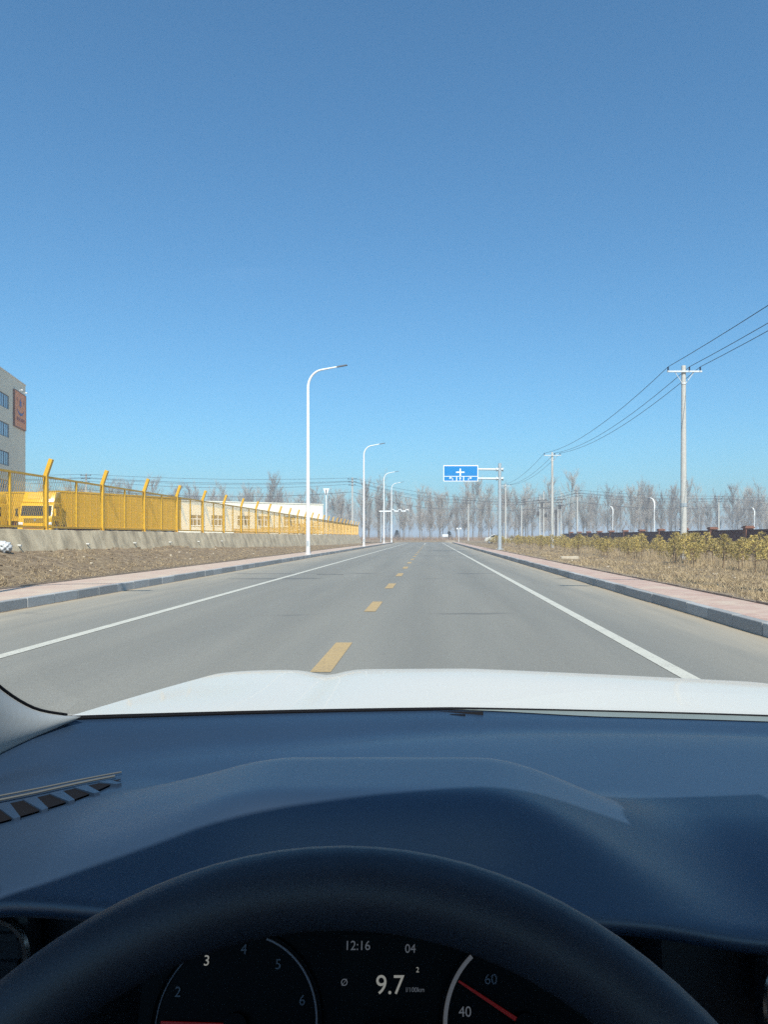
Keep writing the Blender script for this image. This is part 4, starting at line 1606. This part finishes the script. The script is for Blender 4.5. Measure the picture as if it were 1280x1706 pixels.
# bonnet
NX, NY = 61, 34
hx0, hx1 = -.525, XC * 2 + .525
hb = MB()
rows = []
for j in range(NY + 1):
    v = j / NY
    row = []
    for i in range(NX + 1):
        u = i / NX
        s = 2 * u - 1
        X = XC + (hx1 - XC) * s * (1 - .10 * v * v * abs(s) ** 3)
        yb = gbase(max(-1, min(1, s))).y + .005
        yf = 2.42 - .25 * s * s
        Y = yb + (yf - yb) * v
        zr = gbase(s).z - .028 + .016 * abs(s) ** 3
        # longitudinal profile: nearly level then rolling off to the nose
        c0 = .985 - .006 * s * s - .045 * max(0, X - .1)
        t = (Y - 1.0) / 1.0
        z = zr + (c0 - zr) * (sstep(0, .55, v) * (1 - abs(s) ** 4) + min(1, v / .75) * abs(s) ** 4)
        z -= .36 * max(0, (Y - 1.72)) ** 2.0
        # raised centre with a soft crease on each side
        xs_ = abs(X - XC)
        z -= .020 * math.exp(-((xs_ - .585) / .05) ** 2) * (1 - .4 * v)
        z -= .004 * sstep(.76, .85, xs_)
        row.append((X, Y, z))
    rows.append(row)
hb.grid(rows)
# skirt down the sides
hb.build('bonnet', M['carwhite'], car, smooth='all', fix=False)
# wings and nose below the bonnet
fb = MB()
for s, idx in ((-1, 0), (1, NX)):
    ed = [rows[j][idx] for j in range(NY + 1)]
    prof = [(0, -.002), (s * .03, -.018), (s * .07, -.08), (s * .11, -.2), (s * .12, -.4), (s * .10, -.62)]
    fb.grid([[(e[0] + a, e[1], max(.22, e[2] + b_)) for a, b_ in prof] for e in ed])
front = rows[-1]
prof = [(0, -.001), (.03, -.03), (.06, -.12), (.08, -.3), (.05, -.5)]
fb.grid([[(p[0], p[1] + a, p[2] + b_) for a, b_ in prof] for p in front])
fb.build('front_wings', M['carwhite'], car, smooth=True, fix=False)
sides = MB()
for s in (-1, 1):
    xo = XC + s * .86
    sides.box(min(xo, xo - s * .05), max(xo, xo - s * .05), -2.0, .95, .25, .96)
sides.build('door_skin', M['carwhite'], car, bevel=.015)
for s in (-1, 1):
    for yv in (1.72, -.95):
        wheel(car, XC + s * .76, yv, .31, .31, .2)
MB().box(XC - .8, XC + .8, -2.0, 1.2, .22, .28).build('floor_pan', M['dashdark'], car)
MB().box(XC - .84, XC + .84, -2.1, -2.0, .25, 1.0).build('tail', M['carwhite'], car)
MB().box(XC - .8, XC + .8, 1.40, 1.44, .28, .93).build('bulkhead', M['dashdark'], car)

# roof, header, pillars
rf = MB()
rows_r = []
for t in np.linspace(0, 1, 12):
    row = []
    for s in np.linspace(-1, 1, 17):
        h = ghead(s)
        row.append((XC + .60 * s * (1 + .02 * t), h.y - t * 1.75, h.z + .045 * math.sin(min(1, t * 1.4) * math.pi * .6) - .10 * max(0, t - .6) ** 1.4 + .02 * (1 - s * s)))
    rows_r.append(row)
rf.grid(rows_r)
rf.grid([[(p[0], p[1], p[2] - .035) for p in r_] for r_ in rows_r])
rf.grid([rows_r[0], [(p[0], p[1], p[2] - .035) for p in rows_r[0]]])
rf.build('roof', M['headliner'], car, smooth='all', fix=False)
# glass edge on the driver side (rounded foot corner, then up the pillar)
GE = [Vector(p) for p in ((-.475, 1.0, 1.066), (-.495, .955, 1.085), (-.510, .905, 1.122), (-.512, .86, 1.163), (-.500, .78, 1.222), (-.45, .55, 1.38), (-.36, .30, 1.51), (-.28, .15, 1.565))]
RE = [Vector(p) for p in ((-.475, .985, 1.058), (-.500, .90, 1.045), (-.512, .84, 1.035), (-.520, .76, 1.04), (-.525, .64, 1.08), (-.49, .40, 1.24), (-.40, .12, 1.45), (-.30, -.02, 1.53))]


def spline(P, n=5):
    out = []
    for i in range(len(P) - 1):
        p0, p1, p2, p3 = P[max(0, i - 1)], P[i], P[i + 1], P[min(len(P) - 1, i + 2)]
        for k in range(n):
            t = k / n
            out.append(.5 * ((2 * p1) + (p2 - p0) * t + (2 * p0 - 5 * p1 + 4 * p2 - p3) * t * t + (3 * p1 - p0 - 3 * p2 + p3) * t ** 3))
    return out + [P[-1]]


GE, RE = spline(GE), spline(RE)


def mirx(v): return Vector((2 * XC - v.x, v.y, v.z))


for sgn in (-1, 1):
    ge = GE if sgn < 0 else [mirx(v) for v in GE]
    re_ = RE if sgn < 0 else [mirx(v) for v in RE]
    pil = MB()
    rws = []
    for a, c in zip(ge, re_):
        bul = Vector((-sgn * .022, 0, .004))
        rws.append([a, a.lerp(c, .12) + bul * .5, a.lerp(c, .35) + bul * 1.0, a.lerp(c, .7) + bul * .7, c])
    # finer along the pillar
    fine = []
    for r0_, r1_ in zip(rws, rws[1:]):
        for t in (0, .25, .5, .75):
            fine.append([p.lerp(q, t) for p, q in zip(r0_, r1_)])
    fine.append(rws[-1])
    pil.grid(fine)
    pil.grid([[p + Vector((sgn * .06, .01, 0)) for p in r_] for r_ in fine])
    pil.build('pillar_trim', M['trim'], car, smooth='all', fix=False)
    sealp = [p.lerp(q, t) + Vector((0, .002, .002)) for p, q in zip(ge, ge[1:]) for t in (0, .34, .67)] + [ge[-1]]
    MB().tube(sealp, .0019, 6).build('pillar_seal', M['seal'], car, smooth=True)
    # door below the window line, quarter post
    dp = MB()
    dp.box(min(XC + sgn * .80, XC + sgn * .86), max(XC + sgn * .80, XC + sgn * .86), -1.9, .66, .3, .97)
    dp.build('door_panel', M['dashdark'], car, bevel=.02)
    MB().tube([(XC + sgn * .80, -.75, .95), (XC + sgn * .62, -.72, 1.5)], .05, 8).build('centre_post', M['headliner'], car)

# windscreen
wsn = MB()
rws = []
for t in np.linspace(0, 1, 15):
    row = []
    for s in np.linspace(-1, 1, 31):
        a, c = gbase(s), ghead(s)
        p = a.lerp(c, t) + Vector((0, .05, .035)) * (4 * t * (1 - t)) * .8
        if abs(s) > .80:
            k = (abs(s) - .80) / .20
            ge = GE if s < 0 else [mirx(v) for v in GE]
            f_ = t * (len(ge) - 1)
            i = min(len(ge) - 2, int(f_))
            e = ge[i].lerp(ge[i + 1], f_ - i) + Vector((0, .003, .003))
            p = p.lerp(e, sstep(0, 1, k))
        row.append(p)
    rws.append(row)
wsn.grid(rws)
wsn.build('windscreen', M['windscreen'], car, smooth='all', fix=False)
sealb = [gbase(s) + Vector((0, -.004, -.001)) for s in np.linspace(-1, 1, 60)]
MB().tube(sealb, .0042, 6).build('windscreen_seal', M['seal'], car, smooth=True)


# dashboard pad: a height field in plan
def dash_far(X):
    s = max(-1, min(1, (X - XC) / .80))
    g_ = gbase(s)
    over = abs(X - XC) - .795
    if over > 0:
        g_ = Vector((X, g_.y - 3.7 * over, g_.z - .55 * over))
    return g_


def cowl_w(X):
    if X < -.05: return sstep(-.43, -.13, X)
    return 1 - sstep(.045, .30, X)


def dash_z(X, Y):
    fz = dash_far(X)
    # base pad
    base = 1.004
    if X < -.2: base += .014 * sstep(-.2, -.34, X)
    t = (fz.y - Y)
    z = base + (fz.z - .002 - base) * (1 - sstep(0.0, .30, t))
    # shallow trough in front of the glass and a soft ridge
    z -= .010 * math.exp(-((t - .12) / .05) ** 2)
    # to the driver the pad rolls down
    z -= .016 * sstep(.72, .60, Y) * sstep(-.15, -.32, X)
    w = cowl_w(X)
    drop_r = .027 * sstep(.82, .60, Y) * sstep(.02, .25, X)
    z -= drop_r
    c = w * (1 - sstep(.745, .90, Y)) * .080
    z += c
    # the hood of the binnacle falls to its lip
    z -= w * .055 * sstep(.665, .56, Y) ** 1.3
    return z


def lip_y(X):
    return .625 - .055 * cowl_w(X) - .0 * X


dsh = MB()
XS = np.linspace(-.535, XC * 2 + .535, 160)
rws = []
for j in range(71):
    v = j / 70
    row = []
    for X in XS:
        fy, ly = dash_far(X).y - .006, lip_y(X)
        Y = fy + (ly - fy) * (v ** .92)
        row.append((X, Y, dash_z(X, Y)))
    rws.append(row)
lip = rws[-1]
# rolled lip, then the underside going back to the fascia
for k, (dy, dz_) in enumerate(((-.006, -.003), (-.009, -.009), (-.006, -.016), (.01, -.02), (.05, -.024), (.09, -.03))):
    rws.append([(p[0], p[1] + dy, p[2] + dz_) for p in lip])
dsh.grid(rws)
dash_o = dsh.build('dashboard_pad', M['dash'], car, smooth='all', fix=False)

# fascia below
fas = MB()
fas.grid([[(X, lip_y(X) + .085 + q, dash_z(X, lip_y(X)) - .028), (X, lip_y(X) + .075 + q, .90), (X, lip_y(X) + .10 + q, .70), (X, .78, .45)] for X, q in [(X, .09 * sstep(-.30, -.25, X) * sstep(.21, .16, X)) for X in XS[::3]]])
fas.build('fascia', M['dashdark'], car, smooth=True, fix=False)

# glass-foot reflection painted as a pale strip, and the little plate on it
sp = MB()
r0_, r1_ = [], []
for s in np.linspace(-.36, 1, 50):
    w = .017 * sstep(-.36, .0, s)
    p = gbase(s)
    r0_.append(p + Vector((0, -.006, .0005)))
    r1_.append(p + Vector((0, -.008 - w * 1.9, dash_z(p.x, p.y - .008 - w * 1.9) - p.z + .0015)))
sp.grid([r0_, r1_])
sp.build('glass_reflection_strip', M['reflpale'], car, smooth='all', fix=False)
pb = gbase(-.37)
MB().prism([(-.012, -.016), (-.002, -.001), (.0, -.002), (.0, -.018)], -.05, .045, Matrix.Translation(pb + Vector((.02, -.016, 0)))).build('sensor_mount', M['seal'], car, bevel=.002)
MB().box(-.016, .016, -.036, -.030, -.011, -.003, Matrix.Translation(pb + Vector((.018, 0, 0)))).build('number_plate_window', M['seal'], car)

# side demister vent on the driver's end of the dash
va, vb = Vector((-.533, .728, 0)), Vector((-.360, .893, 0))
vent = empty('demister_vent', (0, 0, 0), 0, car)


def vp(u, w, dz):
    """u along the slot 0..1, w across towards the driver"""
    p = va.lerp(vb, u)
    X, Y = p.x + w * .45, p.y - w * .85
    return Vector((X, Y, dash_z(X, Y) + dz))


top1 = [vp(u, .0, .004) for u in np.linspace(0, 1, 12)]
MB().tube(top1, .0011, 6).build('rim_strip', M['ventstrip'], vent, smooth=True)
top2 = [vp(u, .009, .004) for u in np.linspace(0, .965, 12)]
MB().tube(top2, .0015, 6).build('inner_strip', M['ventstrip'], vent, smooth=True)
slot = MB()
us = np.linspace(0, .99, 14)
slot.grid([[vp(u, .018, .0025) for u in us], [vp(u, .018 + .048 * min(1, (1.0 - u) * 5) * (1 - .1 * u), .0025) for u in us]])
slot.build('slot', M['seal'], vent, fix=False)
for k in range(9):
    u = .02 + k * .108
    f_ = MB()
    a0, a1 = vp(u, .018, .004), vp(u + .055, .018, .004)
    wd = .048 * min(1, (1.0 - u - .04) * 5)
    b0, b1 = vp(u + .075, .02 + wd, .0035), vp(u + .1, .02 + wd, .0035)
    dn = Vector((0, 0, -.006))
    f_.add([a0, a1, b1, b0, a0 + dn, a1 + dn, b1 + dn, b0 + dn], [(0, 1, 2, 3), (4, 7, 6, 5), (0, 4, 5, 1), (1, 5, 6, 2), (2, 6, 7, 3), (3, 7, 4, 0)])
    f_.build('vane', M['dash'], vent)


# air vents in the fascia
def air_vent(X, Y, z, w, h, par=car):
    e = empty('air_vent', (X, Y, z), 0, par)
    MB().box(-w / 2, w / 2, .0, .03, -h / 2, h / 2).build('housing', M['dashdark'], e, bevel=.01)
    loop = [(w / 2 * c * (abs(c) ** -.35 if abs(c) > 1e-3 else 1), -.004, h / 2 * s_ * (abs(s_) ** -.35 if abs(s_) > 1e-3 else 1)) for c, s_ in [(math.cos(a), math.sin(a)) for a in np.linspace(0, 2 * math.pi, 33)]]
    MB().tube(loop, .0035, 6, caps=False).build('chrome_ring', M['chrome'], e, smooth=True)
    for k in range(3):
        zz = -h * .28 + k * h * .28
        MB().box(-w * .44, w * .44, -.006, .012, zz - .003, zz + .003).build('blade', M['dashdark'], e)
    MB().cbox((0, -.012, 0), (.016, .016, .03)).build('slider', M['chrome'], e, bevel=.003)
    return e


air_vent(-.41, .66, .935, .13, .085)
air_vent(.36, .655, .905, .15, .08)
air_vent(.53, .655, .905, .15, .08)

# steering wheel
WT = 0.4317
sw_root = empty('steering_wheel', (-.0353, .2283, .9983), 0, car)
sw_root.rotation_euler = (-WT, 0, 0)
RM, RT = .1798, .0153
rim = MB()
rows_s = []
for k in range(97):
    a = 2 * math.pi * k / 96
    row = []
    for q in range(17):
        b2 = 2 * math.pi * q / 16
        rr_ = RM + RT * math.cos(b2)
        row.append((rr_ * math.sin(a), RT * math.sin(b2), rr_ * math.cos(a)))
    rows_s.append(row)
rim.grid(rows_s)
rim.build('rim', M['leather'], sw_root, smooth='all', fix=False)
hub = MB().tube([(0, .05, 0), (0, .0, 0), (0, -.012, 0)], [.06, .07, .055], 24).build('hub', M['dashdark'], sw_root, smooth=True)
for a in (-100, 100, 180):
    m_ = Matrix.Rotation(R(a), 4, 'Y')
    MB().box(-.02, .02, -.006, .014, .05, .165, m_).build('spoke', M['dashdark'], sw_root, bevel=.006)
MB().tube([(-.034, .27, .99), (-.04, .66, .84)], .045, 16).build('steering_column', M['dashdark'], car)

# instrument cluster: a tilted plane behind the wheel
CT = R(20)
cl = empty('instrument_cluster', (-.05, .655, .885), 0, car)
cl.rotation_euler = (-CT, 0, 0)
MB().box(-.20, .20, 0, .02, -.09, .095).build('cluster_face', M['clusterface'], cl)
CLM = Matrix.Translation((-.05, .655, .885)) @ Matrix.Rotation(-CT, 4, 'X')
CLI = CLM.inverted()


def on_face(px, py):
    """reading positions on the cluster face"""
    dd = Vector(((px - 718) / 1280, 1, -(py - 894) / 1280))
    o_ = CLI @ cam.location
    d2 = CLI.to_3x3() @ dd
    t = (0 - o_.y) / d2.y
    p = o_ + d2 * t
    return p.x, p.z


def text(s, px, py, hpx, m, name='numeral', y=-.0012):
    x, z = on_face(px, py)
    _, z2 = on_face(px, py + hpx / 2)
    _, z1 = on_face(px, py - hpx / 2)
    cu = bpy.data.curves.new('t', 'FONT')
    cu.body = s
    cu.align_x = 'CENTER'
    cu.align_y = 'CENTER'
    cu.size = abs(z1 - z2) * 1.38
    cu.extrude = .0002
    to = bpy.data.objects.new('t', cu)
    COL.objects.link(to)
    dg = bpy.context.evaluated_depsgraph_get()
    me_ = bpy.data.meshes.new_from_object(to.evaluated_get(dg))
    bpy.data.objects.remove(to)
    me_.materials.clear()
    me_.materials.append(m)
    return link(name, me_, cl, (x, y, z), (R(90), 0, 0))


lcd = MB()
x0, z0 = on_face(565, 1706)
x1, z1 = on_face(735, 1556)
lcd.box(x0, x1, -.0008, .002, z0, z1)
lcd_o = lcd.build('display', M['lcd'], cl)
text('12:16', 596, 1575, 16, M['lit_mid'], 'clock')
text('04', 684, 1580, 15, M['lit_mid'], 'readout')
text('9.7', 650, 1641, 33, M['lit'], 'readout')
text('l/100km', 692, 1648, 8, M['lit_mid'], 'unit')
text('2', 696, 1615, 9, M['lit'], 'readout')
text('\u00d8', 574, 1636, 12, M['lit_mid'], 'readout')
for s_, px, py, m_ in (('2', 297, 1652, 'lit_dim'), ('3', 345, 1600, 'lit'), ('4', 407, 1581, 'lit_dim'), ('5', 464, 1606, 'lit_dim'), ('6', 504, 1666, 'lit_dim'),
                       ('40', 775, 1685, 'lit_mid'), ('60', 818, 1631, 'lit_dim')):
    text(s_, px, py, 18, M[m_])


def arc_band(c, r, a0, a1, w, m, n=28, y=-.001):
    g_ = MB()
    g_.grid([[(c[0] + rr_ * math.cos(a), y - dy, c[1] + rr_ * math.sin(a)) for a in np.linspace(a0, a1, n)] for rr_, dy in ((r - w / 2, 0), (r - w / 4, .0006), (r + w / 4, .0006), (r + w / 2, 0))])
    return g_.build('gauge_scale', m, cl, fix=False)


gcL = on_face(394, 1706)
gcR = on_face(876, 1706)
rl = on_face(528, 1706)[0] - gcL[0]
arc_band(gcL, rl, R(-5), R(72), .0018, M['scale_dim'])
arc_band(gcL, rl, R(120), R(185), .0012, M['lit_dim'])
arc_band(gcR, rl, R(131), R(185), .0036, M['lit_mid'])
arc_band(gcR, rl, R(100), R(130), .0012, M['lit_dim'])
for c in (gcL, gcR):
    MB().disc((c[0], -.004, c[1]), .010, 'y', 24, .006).build('pointer_hub', M['clusterface'], cl)
    MB().tube([(c[0] + (rl + .004) * math.cos(a), -.003, c[1] + (rl + .004) * math.sin(a)) for a in np.linspace(0, 2 * math.pi, 49)], .0012, 6, caps=False).build('gauge_ring', M['clusterface'], cl, smooth=True)


def pointer(c, ang_, l0, l1, m):
    g_ = MB()
    d_ = Vector((math.cos(ang_), 0, math.sin(ang_)))
    n_ = Vector((-d_.z, 0, d_.x))
    C_ = Vector((c[0], -.006, c[1]))
    vs = [C_ + d_ * l0 - n_ * .0016, C_ + d_ * l0 + n_ * .0016, C_ + d_ * l1 + n_ * .0008, C_ + d_ * l1 - n_ * .0008]
    g_.add(vs + [v + Vector((0, .002, 0)) for v in vs], [(0, 1, 2, 3), (7, 6, 5, 4), (0, 4, 5, 1), (1, 5, 6, 2), (2, 6, 7, 3), (3, 7, 4, 0)])
    g_.build('pointer', m, cl)


px_, pz_ = on_face(781, 1643)
pointer(gcR, math.atan2(pz_ - gcR[1], px_ - gcR[0]), .008, rl * .96, M['needle_red'])
px_, pz_ = on_face(272, 1700)
pointer(gcL, math.atan2(pz_ - gcL[1], px_ - gcL[0]), .008, rl * .92, M['needle_red'])

# inside mirror under the header
mr = MB().box(-.11, .11, -.012, .012, -.032, .032).build('inside_mirror', M['dashdark'], car, bevel=.01, loc=(XC + .03, .385, 1.455), rot=(R(8), 0, R(6)))
MB().box(-.10, .10, -.02, .03, .02, .11).build('mirror_shade_stem', M['dashdark'], mr)  # unseen block, broader than a stem so its shadow on the dash closes
# seats, out of sight behind the lens but there for the light
for X in (-.05, .69):
    st_ = MB()
    st_.box(-.24, .24, -.62, -.12, .45, .6)
    st_.box(-.23, .23, -.78, -.64, .58, 1.12)
    so = st_.build('front_seat', M['leather'], car, bevel=.05, seg=3, loc=(X, -.1, 0))
    MB().box(-.12, .12, -.82, -.74, 1.16, 1.33).build('headrest', M['leather'], so, bevel=.03)


# ================================================================== AIR
hz = MB().box(-3050, 3050, -450, 3650, -1.1, 26.0)
hm = bpy.data.materials.new('haze_air')
hm.use_nodes = True
hn = hm.node_tree.nodes
hn.remove(hn['Principled BSDF'])
pv = hn.new('ShaderNodeVolumePrincipled')
pv.inputs['Color'].default_value = (0.82, 0.9, 1.0, 1)
pv.inputs['Density'].default_value = 0.00125
pv.inputs['Anisotropy'].default_value = 0.0
hm.node_tree.links.new(pv.outputs[0], hn['Material Output'].inputs['Volume'])
tag(hz.build('haze', hm), 'thin pale haze over the fields and the far trees', 'haze', kind='stuff')
SC.cycles.volume_bounces = 0
